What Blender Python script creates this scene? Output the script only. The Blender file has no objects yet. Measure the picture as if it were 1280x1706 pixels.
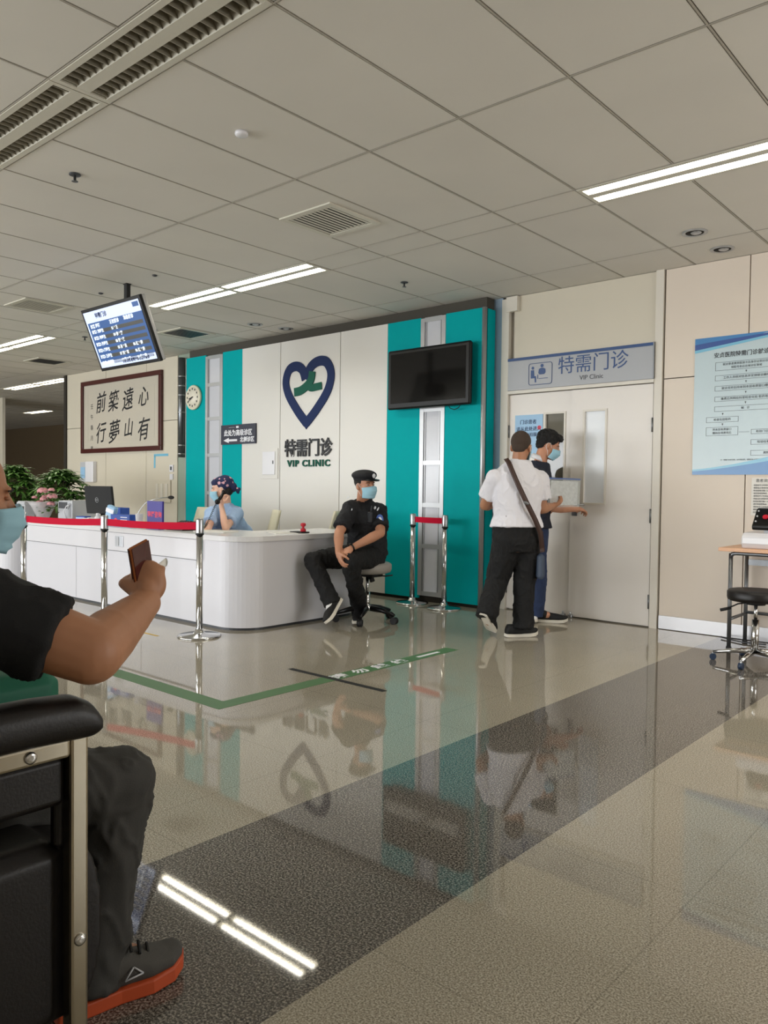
import bpy, math, random
import numpy as np
from mathutils import Vector, Matrix, noise
random.seed(7)
S = bpy.context.scene
COL = S.collection

# ---------------------------------------------------------------- camera
EYE = Vector((0, 0, 1.15))
cR = Vector((0.7510, 0.6602, 0.0122)); cW = Vector((-0.6599, 0.7508, -0.0293))
cW.normalize(); cU = cR.cross(cW).normalized(); cR = cW.cross(cU).normalized()
FPX = 1301.87
cam = bpy.data.cameras.new('camera'); camo = bpy.data.objects.new('camera', cam); COL.objects.link(camo)
m = Matrix((cR, cU, -cW)).transposed().to_4x4(); m.translation = EYE
camo.matrix_world = m
cam.sensor_fit = 'HORIZONTAL'; cam.sensor_width = 36; cam.lens = 36*FPX/1280
cam.clip_start = .05
S.camera = camo
def P(px, py, depth):
    return EYE + depth*(cW + cR*((px-640)/FPX) - cU*((py-853)/FPX))

# ---------------------------------------------------------------- light and exposure
S.view_settings.view_transform = 'Standard'; S.view_settings.look = 'None'
S.view_settings.gamma = 1; S.view_settings.use_curve_mapping = False
S.view_settings.exposure = 0.60
S.cycles.use_denoising = True
S.cycles.max_bounces = 8; S.cycles.diffuse_bounces = 5; S.cycles.glossy_bounces = 5
S.cycles.sample_clamp_indirect = 6
w = bpy.data.worlds.new('sky'); S.world = w; w.use_nodes = True
w.node_tree.nodes['Background'].inputs[0].default_value = (.80, .9, 1, 1)
w.node_tree.nodes['Background'].inputs[1].default_value = 1.0
WINDOWS = [(-19.2, 2.6), (-16.2, 2.6), (-13.2, 2.6), (-10.2, 2.6), (-7.2, 2.6), (-4.2, 2.6)]
WIN_E = 112
for wx, ww in WINDOWS:
    l = bpy.data.lights.new('window_or_fill_light', 'AREA'); l.shape = 'RECTANGLE'; l.size = ww-.1; l.size_y = 1.9
    l.energy = WIN_E; l.color = (.96, .985, 1)
    o = bpy.data.objects.new('window_or_fill_light', l); COL.objects.link(o)
    o.location = (wx, -5.9, 1.55); o.rotation_euler = (math.radians(90), 0, 0)
    o.rotation_euler = Vector((0, 1, 0)).to_track_quat('-Z', 'Y').to_euler()
TUBE_E = 15.0
SIDE_FILL = [(4.3, 2.8)]     # added for fill: made-up windows in the wall at the right, outside the frame
for sy, sw in SIDE_FILL:
    l = bpy.data.lights.new('window_or_fill_light', 'AREA'); l.shape = 'RECTANGLE'; l.size = sw-.1; l.size_y = 1.9
    l.energy = 48; l.color = (1, .975, .93)
    o = bpy.data.objects.new('window_or_fill_light', l); COL.objects.link(o)
    o.location = (3.1, sy, 1.55); o.rotation_euler = Vector((-1, 0, 0)).to_track_quat('-Z', 'Y').to_euler()

# ---------------------------------------------------------------- materials
def srgb(c):
    return tuple(((v/255)/12.92 if v/255 <= .04045 else (((v/255)+.055)/1.055)**2.4) for v in c)
def mat(name, c, rough=.5, metal=0, bump=0, bscale=60, var=0, vscale=8, emis=0, trans=0, coat=0, spec=.5, alpha=1):
    M = bpy.data.materials.new(name); M.use_nodes = True; nt = M.node_tree; b = nt.nodes['Principled BSDF']
    col = srgb(c)+(1,)
    b.inputs['Base Color'].default_value = col; b.inputs['Roughness'].default_value = rough
    b.inputs['Metallic'].default_value = metal; b.inputs['Specular IOR Level'].default_value = spec
    b.inputs['Transmission Weight'].default_value = trans; b.inputs['Coat Weight'].default_value = coat
    b.inputs['Alpha'].default_value = alpha
    if emis: b.inputs['Emission Color'].default_value = col; b.inputs['Emission Strength'].default_value = emis
    if bump or var:
        tc = nt.nodes.new('ShaderNodeTexCoord')
    if var:
        n = nt.nodes.new('ShaderNodeTexNoise'); n.inputs['Scale'].default_value = vscale; n.inputs['Detail'].default_value = 4
        nt.links.new(tc.outputs['Object'], n.inputs['Vector'])
        mx = nt.nodes.new('ShaderNodeMixRGB'); mx.blend_type = 'MULTIPLY'; mx.inputs[1].default_value = col
        r = nt.nodes.new('ShaderNodeValToRGB'); r.color_ramp.elements[0].position = .3; r.color_ramp.elements[1].position = .7
        r.color_ramp.elements[0].color = (1-var,)*3+(1,); r.color_ramp.elements[1].color = (1, 1, 1, 1)
        nt.links.new(n.outputs['Fac'], r.inputs[0]); nt.links.new(r.outputs[0], mx.inputs[2]); mx.inputs[0].default_value = 1
        nt.links.new(mx.outputs[0], b.inputs['Base Color'])
    if bump:
        n = nt.nodes.new('ShaderNodeTexNoise'); n.inputs['Scale'].default_value = bscale; n.inputs['Detail'].default_value = 3
        nt.links.new(tc.outputs['Object'], n.inputs['Vector'])
        bp = nt.nodes.new('ShaderNodeBump'); bp.inputs['Strength'].default_value = bump; bp.inputs['Distance'].default_value = .01
        nt.links.new(n.outputs['Fac'], bp.inputs['Height']); nt.links.new(bp.outputs[0], b.inputs['Normal'])
    return M
K = dict(
 tile=mat('ceiling_tile', (221, 217, 209), .8, var=.06, vscale=1.3), tbar=mat('ceiling_bar', (172, 166, 154), .5),
 void=mat('ceiling_void', (28, 26, 22), .9),
 cream=mat('cream_panel', (220, 207, 192), .42, var=.04, vscale=.9), cream2=mat('pale_cream_panel', (208, 200, 182), .42, var=.04, vscale=.7),
 offwhite=mat('off_white_panel', (220, 217, 211), .35, var=.03, vscale=.8),
 doorw=mat('door_white', (226, 220, 213), .33, var=.03, vscale=1.2), framew=mat('frame_white', (214, 208, 196), .35),
 teal=mat('teal_panel', (0, 166, 170), .55, var=.03, spec=.06), alu=mat('satin_aluminium', (176, 177, 178), .36, .6),
 ghost=mat('frosted_panel', (204, 205, 212), .18, var=.03), 
 chrome=mat('chrome', (205, 205, 204), .13, 1), steel=mat('brushed_steel', (190, 192, 196), .28, 1, bump=.05, bscale=200),
 dsteel=mat('dull_steel', (120, 122, 124), .4, .8), bronze=mat('warm_chrome', (178, 170, 152), .22, 1),
 black=mat('black_plastic', (11, 11, 12), .35, spec=.3), blackm=mat('matte_black', (12, 12, 12), .7), rubber=mat('rubber', (22, 22, 24), .6),
 leather=mat('black_leather', (14, 9, 8), .45, bump=.06, bscale=180), white=mat('white_gloss', (226, 225, 229), .22),
 deskw=mat('desk_white', (220, 219, 224), .3), desktop=mat('desk_top', (226, 225, 226), .25), deskg=mat('desk_edge_grey', (196, 195, 200), .3),
 navy=mat('navy_print', (8, 34, 82), .55, spec=.25), logog=mat('logo_green', (4, 86, 68), .55, spec=.25), txt=mat('black_print', (24, 26, 30), .5),
 signb=mat('sign_blue', (14, 62, 118), .4), signg=mat('sign_grey', (166, 168, 172), .35), darknavy=mat('dark_navy_board', (24, 27, 50), .4),
 wprint=mat('white_print', (235, 235, 240), .5), red=mat('red_webbing', (196, 6, 48), .7, spec=.15), green=mat('green_tape', (74, 118, 70), .5),
 paper=mat('paper', (232, 230, 224), .7), paperc=mat('calligraphy_paper', (214, 206, 190), .5), mahog=mat('mahogany', (72, 26, 22), .3),
 glass=mat('picture_glass', (40, 40, 40), .03, alpha=.06), screen=mat('dark_screen', (14, 13, 12), .08, spec=.35), eyew=mat('eye_white', (190, 180, 172), .4),
 brownw=mat('unlit_brown_wall', (104, 88, 66), .6), peach=mat('peach_laminate', (226, 176, 138), .4), beige=mat('beige_plastic', (222, 216, 190), .45),
 skin=mat('skin', (196, 140, 110), .5, var=.08, vscale=14), skin2=mat('skin_light', (236, 188, 162), .5, var=.06, vscale=14), skin3=mat('skin_tan', (178, 126, 94), .5, var=.1, vscale=14),
 mask=mat('mask_blue', (158, 204, 222), .75), maskw=mat('mask_edge', (228, 234, 236), .75),
 hair=mat('black_hair', (14, 12, 11), .6, bump=.8, bscale=260), buzz=mat('cropped_hair', (66, 52, 42), .8, bump=.5, bscale=400),
 uniform=mat('black_uniform', (17, 18, 23), .8, bump=.15, bscale=300), blacktr=mat('black_trousers', (13, 13, 14), .85, bump=.15, bscale=300),
 tee=mat('white_cotton', (228, 226, 232), .8, bump=.1, bscale=300), vest=mat('navy_vest', (28, 32, 48), .8), jeans=mat('denim', (40, 56, 92), .85, bump=.3, bscale=500, var=.25, vscale=20),
 blueuni=mat('light_blue_cotton', (168, 196, 232), .8), greytr=mat('charcoal_trousers', (54, 53, 50), .8, bump=.1, bscale=300),
 blacktee=mat('black_cotton', (13, 14, 16), .85, bump=.15, bscale=250), bag=mat('green_canvas', (0, 96, 72), .6),
 strap=mat('brown_strap', (64, 42, 34), .5), greycush=mat('grey_vinyl', (150, 145, 138), .5), copper=mat('copper_metal', (176, 110, 74), .22, 1), phoneb=mat('phone_glass', (70, 26, 26), .1),
 shoeg=mat('grey_mesh', (78, 76, 72), .8, bump=.4, bscale=700), shoeo=mat('orange_sole', (188, 76, 34), .55), shoeb=mat('black_shoe', (18, 18, 19), .7), solew=mat('pale_sole', (222, 216, 202), .6), sock=mat('white_sock', (230, 228, 226), .9),
 leaf=mat('leaf_green', (84, 128, 52), .38, var=.45, vscale=9), stem=mat('plant_stem', (96, 84, 52), .7), pot=mat('white_pot', (222, 220, 214), .35),
 pink=mat('pink_petal', (226, 158, 164), .7, var=.25, vscale=30), magenta=mat('magenta_petal', (130, 20, 60), .7), wrap=mat('flower_wrap', (224, 222, 224), .3, alpha=.45),
 bluebox=mat('blue_card', (30, 74, 160), .5), purple=mat('purple_board', (52, 42, 140), .4), redp=mat('red_print', (226, 70, 90), .5), lightb=mat('light_blue_plastic', (150, 190, 222), .4),
 greyb=mat('grey_device', (186, 188, 192), .4), dgrey=mat('dark_grey_device', (60, 62, 66), .4), vinyl=mat('clear_vinyl', (216, 226, 226), .08, alpha=.25), postc=mat('poster_pale', (190, 208, 214), .25, var=.05, vscale=2),
 postb=mat('poster_blue', (66, 128, 186), .25), postd=mat('poster_deep_blue', (52, 84, 150), .25), postl=mat('poster_light_blue', (120, 186, 214), .25),
 capn=None, papers=mat('printed_papers', (226, 226, 226), .6, var=.25, vscale=40), lamp=mat('lamp_lit', (255, 250, 236), .4, emis=TUBE_E), lampoff=mat('lamp_unlit', (206, 202, 190), .4), louver=mat('louver_alu', (158, 152, 136), .45, .15), tray=mat('lamp_tray', (206, 202, 188), .4),
 scrw=mat('screen_white', (196, 210, 240), .3, emis=.42), scrb=mat('screen_blue', (40, 78, 132), .3, emis=.4), scrd=mat('screen_row', (66, 66, 64), .3, emis=.22), scrt=mat('screen_text', (226, 236, 246), .3, emis=.5),
 orange=mat('orange_band', (226, 160, 60), .6), badge=mat('badge_silver', (220, 222, 226), .4), patchb=mat('badge_blue', (70, 100, 170), .6), casterb=mat('slate_caster', (38, 54, 78), .45), yellow=mat('yellow_tape', (206, 170, 70), .6), gasket=mat('dark_gap', (40, 34, 26), .8), glassd=mat('door_glass', (232, 236, 240), .22), glassk=mat('dark_door_glass', (96, 92, 80), .06), green2=mat('grey_green_wall', (146, 158, 142), .5), bluew=mat('pale_blue_wall', (150, 170, 190), .5), shade=mat('painted_gap_shade', (70, 66, 58), .8), duct=mat('pipe_grey', (112, 116, 120), .3, .8),
 clockf=mat('clock_face', (232, 226, 208), .4), redd=mat('red_plastic', (200, 30, 50), .3),
)
def capmat():
    M = mat('floral_cap', (32, 38, 78), .8); nt = M.node_tree; b = nt.nodes['Principled BSDF']
    tc = nt.nodes.new('ShaderNodeTexCoord'); v = nt.nodes.new('ShaderNodeTexVoronoi'); v.inputs['Scale'].default_value = 20
    nt.links.new(tc.outputs['Object'], v.inputs['Vector'])
    r = nt.nodes.new('ShaderNodeValToRGB'); e = r.color_ramp.elements; r.color_ramp.interpolation = 'CONSTANT'
    e[0].position = 0; e[0].color = srgb((220, 170, 180))+(1,); e[1].position = .3; e[1].color = srgb((32, 38, 78))+(1,)
    nt.links.new(v.outputs['Distance'], r.inputs[0]); nt.links.new(r.outputs[0], b.inputs['Base Color']); return M
K['capn'] = capmat()
def floormat():
    M = bpy.data.materials.new('polished_granite'); M.use_nodes = True; nt = M.node_tree; N = nt.nodes.new; L = nt.links.new
    b = nt.nodes['Principled BSDF']; b.inputs['Roughness'].default_value = .035; b.inputs['IOR'].default_value = 1.55
    tc = N('ShaderNodeTexCoord'); sx = N('ShaderNodeSeparateXYZ'); L(tc.outputs['Object'], sx.inputs[0])
    def math_(op, a, v=None):
        n = N('ShaderNodeMath'); n.operation = op
        if isinstance(a, (int, float)): n.inputs[0].default_value = a
        else: L(a, n.inputs[0])
        if v is not None:
            if isinstance(v, (int, float)): n.inputs[1].default_value = v
            else: L(v, n.inputs[1])
        return n.outputs[0]
    band = math_('MULTIPLY', math_('GREATER_THAN', sx.outputs[0], -2.08), math_('LESS_THAN', sx.outputs[0], -1.275))
    def speck(c0, c1, c2, sc):
        n = N('ShaderNodeTexNoise'); n.inputs['Scale'].default_value = sc; n.inputs['Detail'].default_value = 3; n.inputs['Roughness'].default_value = .65
        L(tc.outputs['Object'], n.inputs['Vector'])
        r = N('ShaderNodeValToRGB'); e = r.color_ramp.elements; e[0].position = .36; e[0].color = srgb(c0)+(1,); e[1].position = .62; e[1].color = srgb(c2)+(1,)
        x = e.new(.5); x.color = srgb(c1)+(1,); L(n.outputs['Fac'], r.inputs[0]); return r.outputs[0]
    light = speck((118, 110, 96), (170, 162, 144), (210, 203, 186), 210)
    dark = speck((44, 41, 38), (100, 95, 88), (172, 166, 156), 170)
    mx = N('ShaderNodeMixRGB'); L(band, mx.inputs[0]); L(light, mx.inputs[1]); L(dark, mx.inputs[2])
    big = N('ShaderNodeTexNoise'); big.inputs['Scale'].default_value = .9; L(tc.outputs['Object'], big.inputs['Vector'])
    br = N('ShaderNodeValToRGB'); br.color_ramp.elements[0].color = (.86, .86, .86, 1); br.color_ramp.elements[0].position = .35; br.color_ramp.elements[1].position = .65; L(big.outputs['Fac'], br.inputs[0])
    m1 = N('ShaderNodeMixRGB'); m1.blend_type = 'MULTIPLY'; m1.inputs[0].default_value = 1; L(mx.outputs[0], m1.inputs[1]); L(br.outputs[0], m1.inputs[2])
    def seam(o, off, wd):
        f = math_('FRACT', math_('DIVIDE', math_('ADD', o, 80-off), .805)); return math_('LESS_THAN', f, wd/.805)
    sm = math_('MAXIMUM', seam(sx.outputs[0], -2.082, .004), seam(sx.outputs[1], 1.738, .004))
    m2 = N('ShaderNodeMixRGB'); L(math_('MULTIPLY', sm, .28), m2.inputs[0]); L(m1.outputs[0], m2.inputs[1]); m2.inputs[2].default_value = srgb((60, 54, 44))+(1,)
    L(m2.outputs[0], b.inputs['Base Color'])
    rn = N('ShaderNodeTexNoise'); rn.inputs['Scale'].default_value = 40; L(tc.outputs['Object'], rn.inputs['Vector'])
    bp = N('ShaderNodeBump'); bp.inputs['Strength'].default_value = .004; bp.inputs['Distance'].default_value = .002; L(rn.outputs['Fac'], bp.inputs['Height']); L(bp.outputs[0], b.inputs['Normal'])
    return M
K['floor'] = floormat(); K['base'] = mat('baseboard_steel', (158, 156, 156), .36, .95)

# ---------------------------------------------------------------- mesh helpers
class MB:
    def __init__(s): s.v = []; s.f = []; s.sm = []
    def add(s, vs, fs, smooth=False):
        o = len(s.v); s.v += [tuple(x) for x in vs]; s.f += [tuple(i+o for i in f) for f in fs]; s.sm += [smooth]*len(fs); return s
    def box(s, x0, y0, z0, x1, y1, z1, r=0, M=None):
        x0, x1 = min(x0, x1), max(x0, x1); y0, y1 = min(y0, y1), max(y0, y1); z0, z1 = min(z0, z1), max(z0, z1)
        r = min(r, (x1-x0)*.45, (y1-y0)*.45, (z1-z0)*.45)
        if r <= 0:
            vs = [(x, y, z) for z in (z0, z1) for x, y in ((x0, y0), (x1, y0), (x1, y1), (x0, y1))]
            fs = [(3, 2, 1, 0), (4, 5, 6, 7), (0, 1, 5, 4), (1, 2, 6, 5), (2, 3, 7, 6), (3, 0, 4, 7)]
        else:
            vs = []; rings = []
            for z, i in ((z0, r), (z0+r, 0), (z1-r, 0), (z1, r)):
                ring = []
                for x, y in ((x0+i+(r if not i else 0), y0+i), (x1-i-(r if not i else 0), y0+i), (x1-i, y0+i+(r if not i else 0)), (x1-i, y1-i-(r if not i else 0)), (x1-i-(r if not i else 0), y1-i), (x0+i+(r if not i else 0), y1-i), (x0+i, y1-i-(r if not i else 0)), (x0+i, y0+i+(r if not i else 0))):
                    ring.append(len(vs)); vs.append((x, y, z))
                rings.append(ring)
            # top and bottom rings collapse pairs safely
            fs = [tuple(reversed(rings[0])), tuple(rings[3])]
            for a, b in zip(rings, rings[1:]):
                for k in range(8): fs.append((a[k], a[(k+1) % 8], b[(k+1) % 8], b[k]))
        if M is not None: vs = [M @ Vector(v) for v in vs]
        return s.add(vs, fs)
    def tube(s, pts, r, n=12, closed=False, caps=True):
        pts = [Vector(p) for p in pts]; rs = r if isinstance(r, (list, tuple)) else [r]*len(pts)
        vs = []; fs = []; m_ = len(pts); prev = None
        for i, p in enumerate(pts):
            if closed: d = pts[(i+1) % m_]-pts[i-1]
            else: d = pts[min(i+1, m_-1)]-pts[max(i-1, 0)]
            d.normalize()
            if prev is None:
                a = Vector((0, 0, 1)) if abs(d.z) < .9 else Vector((1, 0, 0)); u = d.cross(a).normalized()
            else:
                u = (prev-d*prev.dot(d)); u = u.normalized() if u.length > 1e-6 else d.orthogonal().normalized()
            prev = u; v_ = d.cross(u)
            for k in range(n):
                a = 2*math.pi*k/n; vs.append(p+(u*math.cos(a)+v_*math.sin(a))*rs[i])
        for i in range(m_ if closed else m_-1):
            j = (i+1) % m_
            for k in range(n): fs.append((i*n+k, i*n+(k+1) % n, j*n+(k+1) % n, j*n+k))
        s.add(vs, fs, True)
        if caps and not closed:
            o = len(s.v)-len(vs); s.f += [tuple(o+k for k in reversed(range(n))), tuple(o+(m_-1)*n+k for k in range(n))]; s.sm += [False, False]
        return s
    def lathe(s, prof, c=(0, 0, 0), n=28, axis='z'):
        vs = []; fs = []; c = Vector(c)
        for r, h in prof:
            for k in range(n):
                a = 2*math.pi*k/n; x, y = r*math.cos(a), r*math.sin(a)
                vs.append(c+(Vector((x, y, h)) if axis == 'z' else Vector((x, -h, y)) if axis == 'y' else Vector((h, x, y))))
        for i in range(len(prof)-1):
            for k in range(n): fs.append((i*n+k, i*n+(k+1) % n, (i+1)*n+(k+1) % n, (i+1)*n+k))
        fs += [tuple(reversed(range(n))), tuple((len(prof)-1)*n+k for k in range(n))]
        return s.add(vs, fs, True)
    def cyl(s, a, b, r, n=16): return s.tube([a, b], r, n)
    def prism(s, poly, f0, f1):
        n = len(poly); vs = [f0(*p) for p in poly]+[f1(*p) for p in poly]
        fs = [tuple(range(n)), tuple(reversed(range(n, 2*n)))]+[(i, i+n, (i+1) % n+n, (i+1) % n) for i in range(n)]
        return s.add(vs, fs)
    def ell(s, c, r, R=None, n=18, m_=12):
        c = Vector(c); vs = [Vector((0, 0, 1))]; fs = []
        for i in range(1, m_):
            t = math.pi*i/m_
            for k in range(n):
                a = 2*math.pi*k/n; vs.append(Vector((math.sin(t)*math.cos(a), math.sin(t)*math.sin(a), math.cos(t))))
        vs.append(Vector((0, 0, -1)))
        for k in range(n): fs.append((0, 1+k, 1+(k+1) % n)); fs.append((len(vs)-1, 1+(m_-2)*n+(k+1) % n, 1+(m_-2)*n+k))
        for i in range(m_-2):
            for k in range(n): fs.append((1+i*n+k, 1+(i+1)*n+k, 1+(i+1)*n+(k+1) % n, 1+i*n+(k+1) % n))
        r = (r, r, r) if isinstance(r, (int, float)) else r
        vs = [Vector((v.x*r[0], v.y*r[1], v.z*r[2])) for v in vs]
        if R is not None: vs = [R @ v for v in vs]
        return s.add([v+c for v in vs], fs, True)
    def rcone(s, a, b, ra, rb, n=16):
        a = Vector(a); b = Vector(b); s.ell(a, ra, n=n); s.ell(b, rb, n=n)
        return s.tube([a, b], [ra, rb], n)
    def chain(s, pts, rs):
        for i in range(len(pts)-1): s.rcone(pts[i], pts[i+1], rs[i], rs[i+1])
        return s
    def loft(s, rings, n=28, e=1.0):
        vs = []; fs = []
        for c, ax, ay in rings:
            for k in range(n):
                a = 2*math.pi*k/n; ca, sa = math.cos(a), math.sin(a)
                ca = math.copysign(abs(ca)**e, ca); sa = math.copysign(abs(sa)**e, sa)
                vs.append(Vector(c)+ax*ca+ay*sa)
        for i in range(len(rings)-1):
            for k in range(n): fs.append((i*n+k, i*n+(k+1) % n, (i+1)*n+(k+1) % n, (i+1)*n+k))
        fs += [tuple(reversed(range(n))), tuple((len(rings)-1)*n+k for k in range(n))]
        return s.add(vs, fs, True)
    def mesh(s, name, m_):
        me = bpy.data.meshes.new(name); me.from_pydata(s.v, [], s.f); me.polygons.foreach_set('use_smooth', s.sm)
        for x in (m_ if isinstance(m_, (list, tuple)) else [m_]): me.materials.append(x)
        me.validate(); me.update(); return me
    def build(s, name, m_, parent=None, bevel=0, at=None):
        """link as one object; vertices are in world space, re-centred on at (or on the parent's base)"""
        me = s.mesh(name, m_)
        o = bpy.data.objects.new(name, me); COL.objects.link(o)
        off = Vector(at) if at is not None else (world(parent) if parent is not None else None)
        if off is not None:
            me.transform(Matrix.Translation(-off))
            if parent is None: o.location = off
        if parent is not None: o.parent = parent; 
        if parent is not None and at is not None: o.location = off-world(parent)
        if bevel:
            b = o.modifiers.new('bevel', 'BEVEL'); b.width = bevel; b.segments = 2; b.limit_method = 'ANGLE'; b.angle_limit = .6
        return o
def world(o):
    v = Vector((0, 0, 0))
    while o is not None: v += o.location; o = o.parent
    return v
def tag(o, label=None, cat=None, group=None, kind=None):
    if label: o['label'] = label
    if cat: o['category'] = cat
    if group: o['group'] = group
    if kind: o['kind'] = kind
    return o
def thing(name, loc, label, cat, group=None):
    o = bpy.data.objects.new(name, None); COL.objects.link(o); o.location = loc; o.empty_display_size = .1
    return tag(o, label, cat, group)
def struct(o): o['kind'] = 'structure'; return o
def text_mb(txt, h, x, z, y, mb=None, align='CENTER', bold=0, sx=1.0, flat=None, ext=.001, sp=1.0):
    """letters standing on the plane y facing -Y (or, with flat, mapped through flat(u, v))"""
    c = bpy.data.curves.new('t', 'FONT'); c.body = txt; c.size = h; c.align_x = align; c.align_y = 'CENTER'; c.resolution_u = 3
    c.offset = bold; c.space_character = sp; c.fill_mode = 'BOTH'; c.extrude = ext
    o = bpy.data.objects.new('t', c); COL.objects.link(o); bpy.context.view_layer.update()
    me = bpy.data.meshes.new_from_object(o.evaluated_get(bpy.context.evaluated_depsgraph_get()))
    mb = mb or MB()
    f = flat or (lambda u, v, w_: Vector((x+u, y-w_-ext, z+v)))
    mb.add([f(v.co.x*sx, v.co.y, v.co.z) for v in me.vertices], [tuple(p.vertices) for p in me.polygons])
    bpy.data.objects.remove(o); bpy.data.curves.remove(c); bpy.data.meshes.remove(me)
    return mb
def bar(a, b, wd, up=(0, 0, 1), hd=None, mb=None):
    """rectangular bar from a to b"""
    mb = mb or MB(); a = Vector(a); b = Vector(b); d = (b-a).normalized(); u = Vector(up); r = d.cross(u).normalized(); u = r.cross(d).normalized()
    hd = hd or wd; r = r*wd/2; u = u*hd/2
    vs = [a-r-u, a+r-u, a+r+u, a-r+u, b-r-u, b+r-u, b+r+u, b-r+u]
    return mb.add(vs, [(0, 1, 2, 3), (7, 6, 5, 4), (0, 4, 5, 1), (1, 5, 6, 2), (2, 6, 7, 3), (3, 7, 4, 0)])
def copy_tree(o, parent=None):
    c = o.copy(); COL.objects.link(c); c.parent = parent
    for ch in list(o.children): copy_tree(ch, c)
    return c

# ================================================================ the setting
CZ = 3.01          # ceiling height
WY = 6.478         # door wall
TY = 6.27          # front of the teal feature wall
X1, XL, YB, YF = 3.2, -30.0, -6.0, 12.0
MB().box(XL, YB, -.1, X1, YF, 0).build('floor', K['floor']).__setitem__('kind', 'structure')
GX = [-1.746-.608*k for k in range(-9, 47)]
ys = [-5.95, -4.94, -3.73, -3.43, -2.22, -1.02, -.72, .49, 1.70, 2.0, 3.21, 4.43, 4.73, 5.92, 7.13, 7.43, 8.64, 9.85, 10.15, 11.36, 12.0]
FIX = [(-2.354, 1.70, 0), (-3.570, 1.70, 0), (-4.786, 4.43, 1), (-6.002, 4.43, 1), (.078, 4.43, 1), (-1.138, 4.43, 1), (-9.65, 4.43, 1), (-10.866, 4.43, 1), (-13.2, 6.50, 1), (-14.45, 6.50, 1), (-19.25, 9.02, 1)]
rects = []
for j in range(len(ys)-1):
    for i in range(len(GX)-1):
        rects.append((GX[i+1], ys[j], GX[i], ys[j+1]))
def carve(rs, hx0, hy0, hx1, hy1):
    out = []
    for (a, b, c, d) in rs:
        if c <= hx0+1e-4 or a >= hx1-1e-4 or d <= hy0+1e-4 or b >= hy1-1e-4: out.append((a, b, c, d)); continue
        if a < hx0-1e-3: out.append((a, b, hx0, d))
        if c > hx1+1e-3: out.append((hx1, b, c, d))
        xa, xc = max(a, hx0), min(c, hx1)
        if b < hy0-1e-3: out.append((xa, b, xc, hy0))
        if d > hy1+1e-3: out.append((xa, hy1, xc, d))
    return out
for fx, fy, lit in FIX: rects = carve(rects, fx-1.216, fy, fx, fy+.30)
t = MB(); g = .009
for (a, b, c, d) in rects:
    if c-a < .03 or d-b < .03: continue
    t.box(a+g, b+g, CZ, c-g, d-g, CZ+.015)
t.build('ceiling', K['tile']).__setitem__('kind', 'structure')
v = MB()
top = [(XL, YB, X1, YF)]
for fx, fy, lit in FIX: top = carve(top, fx-1.216, fy, fx, fy+.30)
for (a, b, c, d) in top: v.box(a, b, CZ+.03, c, d, CZ+.045)
v.build('trim_ceiling_void', K['void']).__setitem__('kind', 'structure')
v = MB()
for x in GX:
    for j in range(len(ys)-1):
        if not any(fx-1.216+.01 < x < fx-.01 and ys[j] < fy+.15 < ys[j+1] for fx, fy, l in FIX): v.box(x-.0035, ys[j], CZ-.002, x+.0035, ys[j+1], CZ+.029)
for y in ys:
    segs = [(XL, X1)]
    for fx, fy, l in FIX:
        if fy+.01 < y < fy+.29:
            segs = [q for a, b in segs for q in ((a, min(b, fx-1.216)), (max(a, fx), b)) if q[1] > q[0]]
    for a, b in segs: v.box(a, y-.0035, CZ-.0021, b, y+.0035, CZ+.0289)
v.build('trim_ceiling_grid', K['tbar']).__setitem__('kind', 'structure')

# walls
def wbox(name, m_, *b): o = MB().box(*b).build(name, m_); o['kind'] = 'structure'; return o
wbox('wall_door_side_core', K['framew'], -4.9, WY+.05, 0, X1, WY+.2, CZ+.03)
def panels(name, m_, y, xs, zs, gap=.004, back=.03, y2=None):
    o = MB()
    for i in range(len(xs)-1):
        for j in range(len(zs)-1):
            o.box(xs[i]+gap, y, zs[j]+gap, xs[i+1]-gap, y+back-.004, zs[j+1]-gap)
    r = o.build(name, m_); r['kind'] = 'structure'
    b_ = MB().box(xs[0], y+back-.004, zs[0], xs[-1], y+back+.02, zs[-1]).build(name+'_backing', K['gasket']); b_['kind'] = 'structure'
    return r
panels('wall_right', K['cream'], WY, [-2.592, -1.925, -1.26, -.6, .06, .72, 1.38, 2.04, 2.7, X1], [.0, 2.10, CZ])
panels('wall_over_door', K['cream2'], WY, [-4.06, -2.665], [2.41, CZ-.0])
wbox('baseboard_right', K['base'], -2.585, WY-.014, .005, X1, WY-.001, .115)
wbox('trim_door_right_post', K['framew'], -2.665, WY-.02, 0, -2.60, WY+.05, CZ)
wbox('trim_door_left_post', K['framew'], -4.18, WY-.03, 0, -4.10, WY+.05, CZ-.02)
wbox('trim_door_head', K['framew'], -4.10, WY-.03, 2.075, -2.665, WY+.05, 2.105)
wbox('wall_pale_blue_return', K['bluew'], -4.9, WY-.01, 0, -4.18, WY+.05, CZ)
wbox('trim_junction_box', K['framew'], -4.12, WY-.05, 2.86, -4.0, WY, CZ-.01)
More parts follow.
